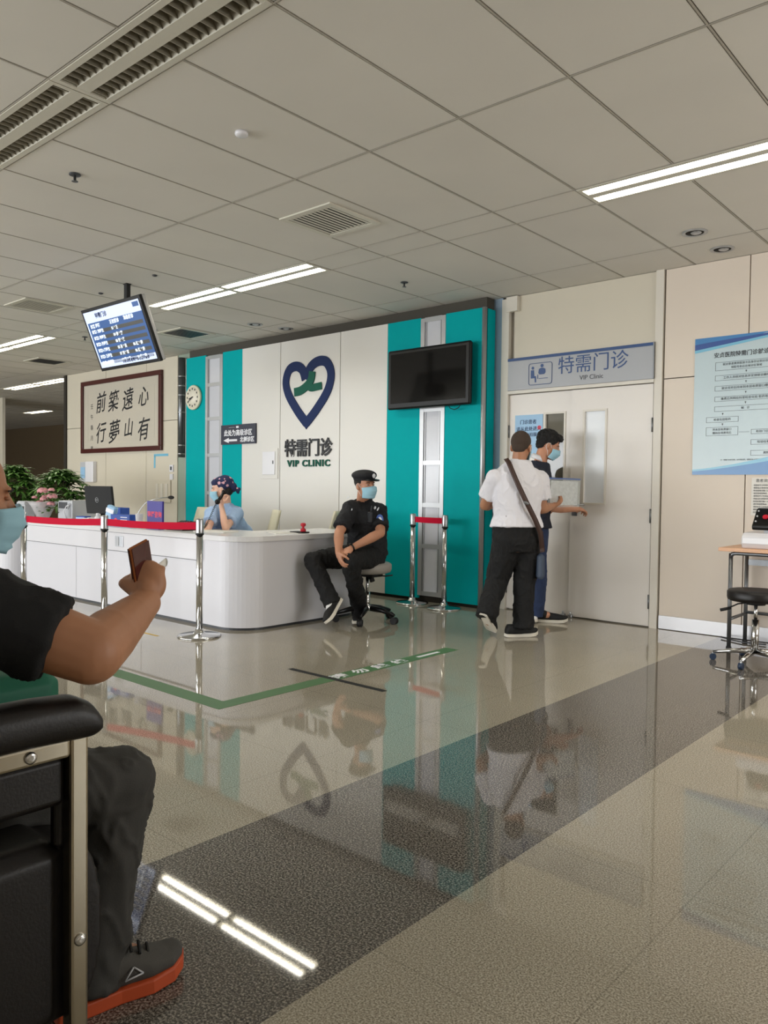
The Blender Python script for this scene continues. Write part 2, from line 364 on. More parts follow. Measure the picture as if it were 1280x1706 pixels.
# double door
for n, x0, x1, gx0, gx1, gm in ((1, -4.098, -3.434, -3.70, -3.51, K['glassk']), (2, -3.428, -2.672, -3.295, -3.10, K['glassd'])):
    z0, z1 = .012, 2.068; ga, gb = (1.05, 1.865)
    yy = WY-.012 if n == 2 else WY+.004
    d = MB(); d.box(x0, yy, z0, gx0, yy+.04, z1); d.box(gx1, yy, z0, x1, yy+.04, z1); d.box(gx0, yy, z0, gx1, yy+.04, ga); d.box(gx0, yy, gb, gx1, yy+.04, z1)
    dd = d.build('door_%d' % n, K['doorw']); dd['kind'] = 'structure'
    fr = MB(); e = .018
    for a in ((gx0-e, ga-e, gx1+e, ga), (gx0-e, gb, gx1+e, gb+e), (gx0-e, ga, gx0, gb), (gx1, ga, gx1+e, gb)): fr.box(a[0], yy-.008, a[1], a[2], yy, a[3])
    fr.build('window_frame', K['framew'], dd)
    MB().box(gx0, yy+.015, ga, gx1, yy+.022, gb).build('glass_pane', gm, dd)  # right pane: glow of the lit room behind painted as a white base
    hx = x0 if n == 1 else x1
    for hz in (.22, .95, 1.72):
        MB().cyl((hx, yy-.008, hz-.06), (hx, yy-.008, hz+.06), .008).build('hinge', K['dsteel'], dd)
dd = bpy.data.objects['door_2']
h = MB(); h.box(-3.405, WY-.02, .93, -3.355, WY-.012, 1.10); h.build('handle_plate', K['dsteel'], dd)
h = MB(); h.tube([(-3.38, WY-.02, 1.03), (-3.38, WY-.06, 1.03), (-3.36, WY-.068, 1.03), (-3.26, WY-.068, 1.03)], .009); h.build('door_handle', K['steel'], dd)
for x, d in ((-3.47, 'door_1'), (-3.395, 'door_2')):
    h = MB(); h.box(x-.02, WY-.045, .002, x+.02, WY-.008, .03, .004); h.cyl((x, WY-.03, .03), (x, WY-.03, .055), .008); h.build('floor_bolt', K['steel'], bpy.data.objects[d])
# corridor behind the doors is not seen; a plain wall closes the far side
wbox('wall_far', K['brownw'], XL, 11.5, 0, -9.0, 11.65, CZ+.03)  # darkness of the unlit far end is put into the brown colour
wbox('wall_end', K['brownw'], XL-.1, YB, 0, XL, YF, CZ+.03)
sw_ = MB(); sw_.box(X1, YB, 0, X1+.1, WY+.2, .6); sw_.box(X1, YB, 2.5, X1+.1, WY+.2, CZ+.03)
ye = [YB]+[y for a, b in SIDE_FILL for y in (a-b/2, a+b/2)]+[WY+.2]
for i in range(0, len(ye), 2): sw_.box(X1, ye[i], .6, X1+.1, ye[i+1], 2.5)
sw_.build('wall_side', K['cream'])['kind'] = 'structure'
for n, (a, b) in enumerate(SIDE_FILL):
    f = MB()
    for q in ((a-b/2, .6, a-b/2+.05, 2.5), (a+b/2-.05, .6, a+b/2, 2.5), (a-b/2, .6, a+b/2, .65), (a-b/2, 2.45, a+b/2, 2.5)): f.box(X1+.03, q[0], q[1], X1+.08, q[2], q[3])
    f.build('window_%d' % (n+11), K['alu'])['kind'] = 'structure'  # frame of the window added for fill light
# calligraphy wall
panels('wall_left', K['cream2'], 6.42, [-12.82, -11.55, -10.38, -9.57], [0, 2.10, CZ])
wbox('trim_wall_end', K['gasket'], -12.90, 6.40, 0, -12.822, 6.55, CZ)
wbox('wall_left_core', K['brownw'], -12.90, 6.475, 0, -9.3, 6.62, CZ)
wbox('wall_grey_green_strip', K['green2'], -9.57, 6.43, 0, -9.0, 6.47, CZ)
wbox('wall_behind_feature', K['bluew'], -9.3, 6.50, 0, -4.9, 6.62, CZ)
wbox('wall_left_column', K['cream2'], -18.6, 7.2, 0, -17.25, 7.26, CZ)
# rear wall with windows
xs_ = [XL]+[x for wx, ww in WINDOWS for x in (wx-ww/2, wx+ww/2)]+[X1]
r = MB(); r.box(XL, YB-.2, 0, X1, YB, .6); r.box(XL, YB-.2, 2.5, X1, YB, CZ+.03)
for i in range(0, len(xs_), 2): r.box(xs_[i], YB-.2, .6, xs_[i+1], YB, 2.5)
r.build('wall_back', K['offwhite'])['kind'] = 'structure'
for n, (wx, ww) in enumerate(WINDOWS):
    f = MB(); a, b = wx-ww/2, wx+ww/2
    for q in ((a, .6, a+.05, 2.5), (b-.05, .6, b, 2.5), (a, .6, b, .65), (a, 2.45, b, 2.5), (wx-.025, .6, wx+.025, 2.5)): f.box(q[0], YB-.14, q[1], q[2], YB-.08, q[3])
    f.build('window_%d' % (n+1), K['alu'])['kind'] = 'structure'

# teal feature wall: each panel a thing would be too much; it is one built-in screen
fw = struct(bpy.data.objects.new('wall_feature', None)); COL.objects.link(fw); fw.location = (-6.7, TY, 0)
ZB, ZT = .035, 2.90
TP = [(-9.14, -8.70), (-8.33, -7.93), (-5.485, -5.035), (-4.72, -4.262)]
for a, b in TP: MB().box(a, TY, ZB, b, TY+.03, ZT).build('teal_panel', K['teal'], fw)
for a, b in ((-7.93, -7.2), (-7.196, -6.19), (-6.186, -5.485)): MB().box(a+.003, TY, ZB, b-.003, TY+.03, ZT).build('off_white_panel', K['offwhite'], fw)
MB().box(-9.13, TY+.03, 0, -4.3, TY+.06, ZT-.02).build('backing', K['gasket'], fw)
MB().box(-4.29, TY+.06, ZB, -4.262, WY-.02, ZT).build('side_panel', K['teal'], fw)
MB().tube([(-4.262, TY+.004, ZB), (-4.262, TY+.004, ZT+.0)], .024, 16).build('corner_trim', K['alu'], fw)
MB().box(-9.155, TY-.004, ZB, -9.14, TY+.03, ZT).build('edge_trim', K['alu'], fw)
MB().box(-9.14, TY+.05, ZT-.02, -4.27, WY-.03, CZ-.002).build('painted_shadow_gap', K['shade'], fw)  # dark strip: the shade above the wall is put into its colour
def lightbox(x0, x1, mids, z0=ZB+.03, z1=ZT-.01):
    f = MB(); y0 = TY-.006; y1 = TY+.03
    f.box(x0, y0, z0, x0+.05, y1, z1); f.box(x1-.05, y0, z0, x1, y1, z1)
    zz = [z0]+mids+[z1-.04]
    for z in zz: f.box(x0+.05, y0+.002, z, x1-.05, y1, z+.045)
    # thin inner lip
    for a in (x0+.062, x1-.070): f.box(a, TY+.001, z0+.045, a+.008, TY+.012, z1-.04)
    f.build('display_frame', K['alu'], fw)
    zz = [z0]+mids+[z1-.04]
    for a, b in zip(zz, zz[1:]): MB().box(x0+.05, TY+.01, a+.045, x1-.05, TY+.02, b).build('frosted_panel', K['ghost'], fw)
lightbox(-5.035, -4.72, [.55, .97, 1.40, 1.94])
lightbox(-8.70, -8.33, [.55, 1.05, 1.55, 2.03, 2.48], z1=ZT-.02)
# things on the feature wall --------------------------------------------------
def heart(cx, cz, w, h, y, k):
    pts = []
    # right half of the outline from the notch to the tip (unit coordinates)
    half = [(0, .70), (.10, .86), (.28, .98), (.52, 1.0), (.76, .92), (.93, .74), (1.0, .50), (.95, .22), (.80, -.08), (.55, -.42), (.28, -.74), (0, -1.0)]
    def cr(P_, n=5):
        out = []
        for i in range(len(P_)-1):
            p0 = P_[max(i-1, 0)]; p1 = P_[i]; p2 = P_[i+1]; p3 = P_[min(i+2, len(P_)-1)]
            for q in range(n):
                t_ = q/n; out.append(tuple(.5*((2*p1[a])+(-p0[a]+p2[a])*t_+(2*p0[a]-5*p1[a]+4*p2[a]-p3[a])*t_*t_+(-p0[a]+3*p1[a]-3*p2[a]+p3[a])*t_**3) for a in (0, 1)))
        return out+[P_[-1]]
    R_ = cr(half)
    return [(cx+x*w/2, cz+z*h/2) for x, z in R_]+[(cx-x*w/2, cz+z*h/2) for x, z in reversed(R_[1:-1])]
def ribbon(mb, pts, wd, y0, y1, taper=None):
    n = len(pts); L_ = []; R_ = []
    for i, p in enumerate(pts):
        a = Vector(pts[max(i-1, 0)]); b = Vector(pts[min(i+1, n-1)]); d = (b-a).normalized(); nn = Vector((-d.y, d.x))
        w_ = wd/2*(taper[i] if taper else 1); L_.append(Vector(p)+nn*w_); R_.append(Vector(p)-nn*w_)
    vs = [(q.x, y, q.y) for y in (y0, y1) for q in L_+R_]; m_ = 2*n; fs = []
    for i in range(n-1):
        fs += [(i, i+1, n+i+1, n+i), (m_+i, m_+n+i, m_+n+i+1, m_+i+1), (i, m_+i, m_+i+1, i+1), (n+i, n+i+1, m_+n+i+1, m_+n+i)]
    fs += [(0, n, m_+n, m_), (n-1, m_+n-1, m_+2*n-1, 2*n-1)]
    mb.add(vs, fs)
logo = thing('heart_emblem', (-6.71, TY, 1.845), 'blue outlined heart emblem with green figure on the off-white wall', 'emblem')
def bez(P_, n=8):
    out = []
    for i in range(len(P_)-1):
        p0 = P_[max(i-1, 0)]; p1 = P_[i]; p2 = P_[i+1]; p3 = P_[min(i+2, len(P_)-1)]
        for q in range(n):
            t_ = q/n; out.append(tuple(.5*((2*p1[a])+(-p0[a]+p2[a])*t_+(2*p0[a]-5*p1[a]+4*p2[a]-p3[a])*t_*t_+(-p0[a]+3*p1[a]-3*p2[a]+p3[a])*t_**3) for a in (0, 1)))
    return out+[P_[-1]]
# traced in metres on the wall: x from left edge, z height
hc = lambda u, v: (-7.149+u*.883, 1.845+v*.80)
path_l = [hc(.475, .08), hc(.30, .27), hc(.12, .52), hc(.065, .72), hc(.13, .885), hc(.27, .925), hc(.39, .86), hc(.445, .72)]
path_r = [hc(.475, .08), hc(.68, .28), hc(.87, .52), hc(.93, .75), hc(.85, .92), hc(.70, .955), hc(.55, .885), hc(.455, .72)]
q = MB(); ribbon(q, bez(path_l), .112, TY-.012, TY-.001); q.prism([hc(.475, .17), hc(.405, .075), hc(.475, -.01), hc(.545, .075)], lambda a, b: (a, TY-.0125, b), lambda a, b: (a, TY-.001, b)); q.build('blue_loop', K['navy'], logo)
q = MB(); ribbon(q, bez(path_r), .112, TY-.013, TY-.001); q.build('blue_loop', K['navy'], logo)
q = MB(); ribbon(q, bez([hc(.24, .545), hc(.36, .56), hc(.48, .62), hc(.56, .70), hc(.585, .82)]), .10, TY-.016, TY-.002); q.build('green_figure', K['logog'], logo)
q = MB(); ribbon(q, bez([hc(.575, .80), hc(.555, .70), hc(.52, .63), hc(.56, .585), hc(.66, .59), hc(.76, .60)]), .085, TY-.0155, TY-.002); q.build('green_figure', K['logog'], logo)
o = text_mb('特需门诊', .218, -6.70, 1.607, TY-.004, bold=.004, sx=.93, ext=.006).build('wall_lettering', K['txt'], at=(-6.70, TY, 1.49)); tag(o, 'black lettering of four characters under the heart emblem', 'lettering')
o = text_mb('VIP CLINIC', .105, -6.69, 1.437, TY-.003, bold=.0035, sx=1.2, sp=1.2, ext=.005).build('wall_lettering', K['logog'], at=(-6.70, TY, 1.39)); tag(o, 'green VIP CLINIC lettering in capitals below the black characters', 'lettering')
tb = thing('access_panel', (-7.38, TY, 1.26), 'small white access hatch in the off-white wall left of lettering', 'panel')
MB().box(-7.545, TY-.012, 1.26, -7.225, TY, 1.63).build('frame', K['offwhite'], tb, .002)
MB().box(-7.50, TY-.022, 1.31, -7.27, TY-.012, 1.59).build('hatch', K['white'], tb, .003)
MB().box(-7.305, TY-.028, 1.44, -7.293, TY-.022, 1.48).build('latch', K['dgrey'], tb)
# navy direction sign
sg = thing('direction_sign', (-7.99, TY-.02, 1.70), 'small dark navy sign with white text and a left arrow', 'sign')
MB().box(-8.335, TY-.02, 1.70, -7.635, TY-.002, 1.95).build('board', K['darknavy'], sg)
q = text_mb('此处为高级诊区', .083, -7.985, 1.84, TY-.0205, bold=.002, sx=.98); text_mb('北侧诊区', .07, -7.80, 1.752, TY-.0205, mb=q, bold=.002)
q.box(-8.02, TY-.022, 1.905, -7.97, TY-.0205, 1.93); q.box(-8.17, TY-.022, 1.915, -8.05, TY-.0205, 1.917)
q.build('lettering', K['wprint'], sg)
q = MB(); q.prism([(-8.28, 1.752), (-8.17, 1.785), (-8.17, 1.765), (-8.0, 1.765), (-8.0, 1.738), (-8.17, 1.738), (-8.17, 1.718)], lambda a, b: (a, TY-.0225, b), lambda a, b: (a, TY-.0205, b)); q.build('arrow', K['wprint'], sg)
# clock
ck = thing('wall_clock', (-8.945, TY, 2.20), 'round cream wall clock on the leftmost teal panel', 'clock')
MB().lathe([(.14, .0), (.165, .005), (.168, .03), (.15, .045), (.145, .038)], (-8.945, TY, 2.355), 36, 'y').build('case', K['beige'], ck)
MB().lathe([(.001, .036), (.146, .036), (.146, .040), (.001, .040)], (-8.945, TY, 2.355), 36, 'y').build('dial', K['clockf'], ck)
q = MB()
for k in range(12):
    a = math.pi*2*k/12; c_ = Vector((-8.945+.115*math.sin(a), 0, 2.355+.115*math.cos(a)))
    q.box(c_.x-.009, TY-.043, c_.z-.012, c_.x+.009, TY-.041, c_.z+.012)
q.build('hour_marks', K['txt'], ck)
bar((-8.925, TY-.046, 2.365), (-9.03, TY-.046, 2.305), .010, (0, 1, 0), .002).build('hand', K['txt'], ck)
bar((-8.93, TY-.049, 2.36), (-9.015, TY-.049, 2.335), .014, (0, 1, 0), .002).build('hand', K['txt'], ck)
# television on the teal wall
tv = thing('wall_television', (-4.85, 6.20, 1.93), 'large black switched-off television mounted on the teal wall', 'television')
tvy = 6.14
MB().box(-5.375, tvy, 1.972, -4.33, tvy+.055, 2.578, .015).build('casing', K['black'], tv, .006)
MB().box(-5.325, tvy-.003, 2.03, -4.38, tvy+.001, 2.535).build('screen', K['screen'], tv)
MB().box(-5.1, tvy+.055, 2.1, -4.6, TY-.001, 2.45).build('wall_bracket', K['blackm'], tv)
MB().tube([(-4.62, 6.19, 1.985), (-4.60, 6.2, 1.95), (-4.55, 6.2, 1.935), (-4.50, 6.2, 1.95), (-4.47, 6.19, 1.985)], .004, 8).build('cable', K['blackm'], tv)
# VIP clinic sign over the door
sg = thing('door_sign', (-3.38, WY-.03, 2.106), 'grey sign with blue top band and pictogram above the double door', 'sign')
MB().box(-4.098, WY-.035, 2.107, -2.672, WY-.001, 2.412).build('board', K['signg'], sg)
MB().box(-4.098, WY-.042, 2.385, -2.672, WY-.0355, 2.411).build('blue_band', K['signb'], sg)
MB().box(-2.672, WY-.04, 2.107, -2.662, WY-.001, 2.415).build('end_cap', K['dsteel'], sg)
q = text_mb('特需门诊', .170, -3.225, 2.285, WY-.036, bold=.0, sx=1.0, ext=.001); q.build('lettering', K['signb'], sg)
q = text_mb('VIP Clinic', .058, -3.23, 2.168, WY-.036, ext=.001); q.build('small_lettering', K['dgrey'], sg)
q = MB(); rr = []
for (cx, cz, a0) in ((-3.645, 2.32, 0), (-3.845, 2.32, 90), (-3.845, 2.165, 180), (-3.645, 2.165, 270)):
    for k in range(5):
        a = math.radians(a0+k*22.5); rr.append((cx+.022*math.cos(a), WY-.037, cz+.022*math.sin(a)))
q.tube(rr, .0028, 6, closed=True)
def disc(mb, cx, cz, r, y): mb.prism([(cx+r*math.cos(2*math.pi*k/16), cz+r*math.sin(2*math.pi*k/16)) for k in range(16)], lambda a, b: (a, y-.002, b), lambda a, b: (a, y, b))
yy = WY-.036
disc(q, -3.825, 2.30, .014, yy); disc(q, -3.728, 2.315, .016, yy)
pr = lambda P_: q.prism(P_, lambda a, b: (a, yy-.002, b), lambda a, b: (a, yy, b))
pr([(-3.845, 2.28), (-3.812, 2.28), (-3.808, 2.225), (-3.79, 2.222), (-3.788, 2.165), (-3.802, 2.165), (-3.804, 2.205), (-3.845, 2.205)])
pr([(-3.76, 2.285), (-3.74, 2.295), (-3.715, 2.295), (-3.692, 2.282), (-3.69, 2.25), (-3.705, 2.235), (-3.752, 2.235), (-3.766, 2.25)])
pr([(-3.775, 2.235), (-3.768, 2.235), (-3.768, 2.196), (-3.775, 2.196)]); pr([(-3.76, 2.20), (-3.665, 2.20), (-3.665, 2.195), (-3.76, 2.195)])
q.build('pictogram', K['signb'], sg)
# notice on the left door leaf
pn = thing('door_notice', (-3.90, WY+.003, 1.53), 'pale blue notice taped on the left door leaf', 'notice')
MB().box(-4.03, WY-.001, 1.50, -3.73, WY+.0035, 1.87).build('sheet', K['lightb'], pn)
q = text_mb('门诊患者', .045, -3.885, 1.80, WY-.0015); text_mb('请从此处进入', .045, -3.88, 1.735, WY-.0015, mb=q); text_mb('请勿拍摄', .04, -3.87, 1.68, WY-.0015, mb=q); q.build('lettering', K['navy'], pn)
q = MB(); disc(q, -3.765, 1.745, .02, WY-.0015); q.build('red_mark', K['redp'], pn)
# big poster on the right wall
PX0, PX1, PC = -2.335, -1.535, -1.935
pn = thing('process_poster', (PC, WY-.006, 1.30), 'large pale blue poster with a flow chart on the right wall', 'poster')
y0 = WY-.006
MB().box(PX0, y0, 1.298, PX1, WY-.0005, 2.40).build('sheet', K['postc'], pn)
def wave(zs_top, zs_bot, m_, nm, yy):
    q = MB(); n = len(zs_top); vs = []
    for k in range(n):
        x = PX0+(PX1-PX0)*k/(n-1); vs += [(x, yy, zs_top[k]), (x, yy, zs_bot[k])]
    fs = [(2*k, 2*k+1, 2*k+3, 2*k+2) for k in range(n-1)]; q.add(vs, fs); q.build(nm, m_, pn)
N_ = 24; tt = [k/(N_-1) for k in range(N_)]
wave([2.40]*N_, [min(2.40, 2.315+.12*t_**1.2) for t_ in tt], K['postb'], 'blue_wave', y0-.001)
wave([2.35+.05*t_**.8 for t_ in tt], [min(2.40, 2.305+.10*t_**1.2) for t_ in tt], K['postd'], 'blue_wave', y0-.0015)
wave([2.305+.095*t_ for t_ in tt], [2.282+.105*t_**1.05 for t_ in tt], K['postl'], 'blue_wave', y0-.002)
wave([1.325+.12*t_**1.3 for t_ in tt], [1.298]*N_, K['postb'], 'blue_wave', y0-.001)
wave([1.34+.15*t_**1.4 for t_ in tt], [1.325+.12*t_**1.3 for t_ in tt], K['postl'], 'blue_wave', y0-.002)
q = text_mb('安贞医院特需门诊就诊流程', .044, PC, 2.248, y0-.001, sx=.94, bold=.0006, ext=.0005); q.build('title', K['txt'], pn)
q = MB(); L_ = .0022
def obox(x0, z0, x1, z1):
    for a in ((x0, z0, x1, z0+L_), (x0, z1-L_, x1, z1), (x0, z0, x0+L_, z1), (x1-L_, z0, x1, z1)): q.box(a[0], y0-.0015, a[1], a[2], y0-.0005, a[3])
def arr(x, z): q.prism([(x-.006, z+.009), (x+.006, z+.009), (x, z-.009)], lambda a, b: (a, y0-.0015, b), lambda a, b: (a, y0-.0005, b))
T_ = []
for z1, z0, lines in ((2.194, 2.127, ('就诊患者携带医保卡及身份证到分诊台', '领取号条后在候诊区等候')), (2.089, 2.047, ('工作人员核对信息并安排就诊顺序',)), (2.005, 1.965, ('就诊完毕后持单到本层收费窗口缴费',)), (1.92, 1.882, ('缴费后到相应科室检查化验 取药等候',)), (1.842, 1.802, ('候   诊',))):
    obox(PC-.235, z0, PC+.235, z1)
    for i, s_ in enumerate(lines): T_.append((s_, .021 if len(lines) > 1 else .023, PC, (z0+z1)/2+(.014 if i == 0 else -.014)*(len(lines) > 1)))
for z in (2.108, 2.026, 1.943, 1.862): arr(PC, z)
arr(-2.105, 1.78); obox(-2.232, 1.716, -1.985, 1.759); T_.append(('检查化验取药', .022, -2.108, 1.737)); arr(-2.105, 1.697)
obox(-2.232, 1.61, -1.985, 1.678); T_.append(('到本层收费窗口', .021, -2.108, 1.658)); T_.append(('缴纳各项费用后', .021, -2.108, 1.63))
for za, zb, s_ in ((1.614, 1.651, '检验门诊取报告'), (1.532, 1.571, '检验结果回诊'), (1.447, 1.487, '离院')):
    obox(-1.888, za, -1.66, zb); T_.append((s_, .022, -1.775, (za+zb)/2))
q.box(-1.98, y0-.0015, 1.632, -1.90, y0-.0005, 1.634)
q.build('flow_chart_boxes', K['dgrey'], pn)
q = MB()
for s_, h_, x_, z_ in T_: text_mb(s_, h_, x_, z_, y0-.0008, mb=q, ext=.0004)
text_mb('注：特需门诊挂号费、诊疗费自费，请携带本人身份证件就诊并提前预约', .0125, PC+.02, 1.415, y0-.0008, mb=q, ext=.0004)
q.build('small_print', K['txt'], pn)
pn = thing('notice_sheet', (-1.6, WY-.004, 1.0), 'white printed notice hanging below the large flow chart poster', 'notice')
MB().box(-1.875, WY-.004, .98, -1.45, WY-.0005, 1.272).build('sheet', K['paper'], pn)
q = text_mb('患者须知及检查注意事项', .028, -1.69, 1.25, WY-.0045, ext=.0004)
for k in range(11): text_mb(['请提前半小时到达', '测量血压请保持安静', '检查前需空腹八小时', '请妥善保管物品'][k % 4], .014, -1.86, 1.215-.021*k, WY-.0045, mb=q, align='LEFT', ext=.0004)
q.build('lettering', K['txt'], pn)
# calligraphy
cg = thing('framed_calligraphy', (-11.12, 6.42, 1.675), 'large framed calligraphy scroll of eight black brush characters', 'picture')
q = MB(); x0, x1, z0, z1 = -12.28, -9.93, 1.675, 2.84; fw_ = .07
for a in ((x0, z0, x1, z0+fw_), (x0, z1-fw_, x1, z1), (x0, z0+fw_, x0+fw_, z1-fw_), (x1-fw_, z0+fw_, x1, z1-fw_)): q.box(a[0], 6.375, a[1], a[2], 6.419, a[3])
q.build('frame', K['mahog'], cg, .006)
MB().box(x0+fw_, 6.40, z0+fw_, x1-fw_, 6.41, z1-fw_).build('scroll_paper', K['paperc'], cg)
q = MB()
for a in ((x0+.2, z0+.2, x1-.2, z0+.206), (x0+.2, z1-.206, x1-.2, z1-.2), (x0+.2, z0+.2, x0+.206, z1-.2), (x1-.206, z0+.2, x1-.2, z1-.2)): q.box(a[0], 6.3985, a[1], a[2], 6.3998, a[3])
q.build('border_line', K['tray'], cg)
chars = []
for ch, x, z, s_ in (('心', -10.42, 2.47, .29), ('有', -10.42, 1.98, .33), ('遠', -10.86, 2.45, .32), ('山', -10.84, 2.02, .27), ('築', -11.28, 2.45, .31), ('夢', -11.26, 1.97, .34), ('前', -11.66, 2.45, .31), ('行', -11.66, 1.97, .31)):
    o = text_mb(ch, s_, 0, 0, 0, bold=.0025, ext=.0006, flat=lambda u, v, w_, x=x, z=z: Vector((x+u+.18*v, 6.3985-w_, z+v*1.12+.12*u))).build('brush_character', K['txt'], cg)
q = MB()
for k, ch in enumerate('壬午春月書'): text_mb(ch, .09, -11.95, 2.42-.17*k, 6.399, mb=q, ext=.0006)
q.build('signature', K['txt'], cg)
MB().box(x0+fw_, 6.385, z0+fw_, x1-fw_, 6.387, z1-fw_).build('glass', K['glass'], cg)
# wall pipe and small wall fittings
pp = thing('wall_pipe', (-9.40, 6.39, 1.56), 'vertical grey metal pipe with joint rings left of the teal wall', 'pipe')
MB().cyl((-9.40, 6.37, 1.56), (-9.40, 6.37, 2.95), .048, 20).build('pipe', K['duct'], pp)
for z in (1.60, 1.72, 2.18, 2.42, 2.55, 2.68): MB().cyl((-9.40, 6.37, z), (-9.40, 6.37, z+.018), .054, 20).build('joint_ring', K['steel'], pp)
dp = thing('wall_dispenser', (-12.0, 6.42, 1.2), 'two-door grey and white wall unit beside the plant', 'wall unit')
MB().box(-12.28, 6.37, 1.205, -12.09, 6.42, 1.535).build('grey_unit', K['greyb'], dp, .005)
MB().box(-12.255, 6.364, 1.27, -12.115, 6.37, 1.45).build('display', K['lightb'], dp)
MB().box(-12.08, 6.35, 1.205, -11.83, 6.42, 1.54).build('white_unit', K['white'], dp, .01)
lt = MB(); lt.box(-10.17, 6.417, 1.59, -9.80, 6.4195, 1.625); lt.box(-10.17, 6.417, 1.42, -10.13, 6.4195, 1.60); tag(lt.build('tape_strip', K['postl'], at=(-10.0, 6.42, 1.42)), 'light blue tape strips in an L on the cream wall', 'tape')
sw = thing('wall_switch', (-9.72, 6.42, 1.25), 'small wall switch pair beside the grey-green strip', 'switch')
MB().box(-9.75, 6.405, 1.36, -9.66, 6.42, 1.46).build('plate', K['white'], sw); MB().box(-9.725, 6.40, 1.385, -9.69, 6.405, 1.435).build('rocker', K['dgrey'], sw)
MB().box(-9.745, 6.405, 1.25, -9.665, 6.42, 1.33).build('plate', K['white'], sw)
cb = thing('electrical_cabinet', (-9.9, 6.42, .95), 'cream flush electrical cabinet with raised ribs in the wall', 'cabinet')
MB().box(-10.12, 6.40, .92, -9.72, 6.42, 1.24).build('body', K['cream2'], cb, .003)
for k in range(3): MB().box(-10.08+k*.12, 6.392, .98, -10.02+k*.12, 6.40, 1.19).build('rib', K['framew'], cb)
# ================================================================ ceiling fittings
def fixture(fx, fy, lit, label):
    t_ = thing('ceiling_light', (fx-.608, fy+.15, CZ), label, 'ceiling light', 'twin-tube ceiling lights')
    x0, x1 = fx-1.216, fx
    q = MB(); H_ = .075
    q.box(x0+.004, fy+.004, CZ-.006, x1-.004, fy+.034, CZ+.012); q.box(x0+.004, fy+.266, CZ-.006, x1-.004, fy+.296, CZ+.012)
    q.box(x0+.004, fy+.034, CZ-.0055, x0+.03, fy+.266, CZ+.012); q.box(x1-.03, fy+.034, CZ-.0055, x1-.004, fy+.266, CZ+.012)
    q.box(x0+.03, fy+.118, CZ-.005, x1-.03, fy+.182, CZ+.02)
    q.box(x0+.004, fy+.004, CZ+H_, x1-.004, fy+.296, CZ+H_+.008)
    for y in (fy+.004, fy+.29): q.box(x0+.004, y, CZ+.012, x1-.004, y+.006, CZ+H_)
    for x in (x0+.004, x1-.01): q.box(x, fy+.01, CZ+.012, x+.006, fy+.29, CZ+H_)
    q.build('housing', K['tray'], t_)
    for c in (fy+.076, fy+.224):
        l_ = MB(); n = 22
        if not lit:
            for k in range(n):
                x = x0+.05+(1.216-.10)*k/(n-1); l_.add([(x, c-.041, CZ-.002), (x, c+.041, CZ-.002), (x-.012, c+.041, CZ+.04), (x-.012, c-.041, CZ+.04), (x+.004, c-.041, CZ-.002), (x+.004, c+.041, CZ-.002), (x-.004, c+.041, CZ+.04), (x-.004, c-.041, CZ+.04)], [(0, 1, 2, 3), (7, 6, 5, 4), (0, 4, 5, 1), (2, 6, 7, 3)])
            for s_ in (-1, 1):
                l_.add([(x0+.03, c+s_*.042, CZ-.003), (x1-.03, c+s_*.042, CZ-.003), (x1-.03, c+s_*.012, CZ+.07), (x0+.03, c+s_*.012, CZ+.07)], [(0, 1, 2, 3)])
            l_.build('louver', K['louver'], t_)
            MB().cyl((x0+.05, c, CZ+.055), (x1-.05, c, CZ+.055), .009, 10).build('tube', K['lampoff'], t_)
        else:
            MB().box(x0+.045, c-.036, CZ+.014, x1-.045, c+.036, CZ+.03, .01).build('lit_tube', K['lamp'], t_)
    return t_
FL = ['unlit louvred ceiling light at the top edge, nearer the frame centre', 'unlit louvred ceiling light in the upper left corner of the picture', 'lit twin ceiling light right of the hanging screen, nearer the teal wall', 'lit twin ceiling light just right of the hanging screen, touching its edge',
      'lit twin ceiling light leaving the right edge of the picture', 'lit twin ceiling light above the right wall, its left end in view', 'lit twin ceiling light left of the hanging screen, right one of two', 'lit twin ceiling light at the left picture edge, left one of two',
      'distant lit ceiling light ending at the calligraphy wall corner', 'distant lit ceiling light left of the one at the wall corner', 'farthest and smallest lit ceiling light over the dim brown wall']
for (fx, fy, lit), lb in zip(FIX, FL): fixture(fx, fy, lit, lb)
def vent(x, y, label, sz=.5, dark=False):
    t_ = thing('ceiling_vent', (x, y, CZ), label, 'vent', 'square slatted ceiling vents'); h_ = sz/2
    q = MB()
    for a in ((-h_, -h_, h_, -h_+.045), (-h_, h_-.045, h_, h_), (-h_, -h_+.045, -h_+.045, h_-.045), (h_-.045, -h_+.045, h_, h_-.045)): q.box(x+a[0], y+a[1], CZ-.012, x+a[2], y+a[3], CZ-.001)
    q.build('frame', K['tray'], t_, .002)
    MB().box(x-h_+.045, y-h_+.045, CZ-.003, x+h_-.045, y+h_-.045, CZ-.001).build('backing', K['void'], t_)
    q = MB(); n = 11
    for k in range(n):
        xx = x-h_+.065+(sz-.13)*k/(n-1); q.box(xx-.010, y-h_+.04, CZ-.0095, xx+.010, y+h_-.04, CZ-.008)
    for yy in (y-h_+.06, y+h_-.06): q.box(x-h_+.05, yy-.004, CZ-.008, x+h_-.05, yy+.004, CZ-.006)
    q.build('slats', K['tray'] if not dark else K['dgrey'], t_)
vent(-3.915, 3.85, 'white slatted ceiling vent in the middle of the ceiling'); vent(-8.1, 3.75, 'ceiling vent left of the hanging screen'); vent(-8.1, 5.55, 'dark ceiling vent right of the hanging screen', dark=True); vent(-11.6, 5.5, 'farthest ceiling vent, above the calligraphy wall', dark=True)
q = thing('smoke_detector', (-3.318, 2.608, CZ), 'small white round smoke detector on the ceiling', 'smoke detector')
MB().lathe([(.034, 0), (.035, -.012), (.032, -.018), (.024, -.022)], (-3.318, 2.608, CZ-.001), 20).build('body', K['white'], q)
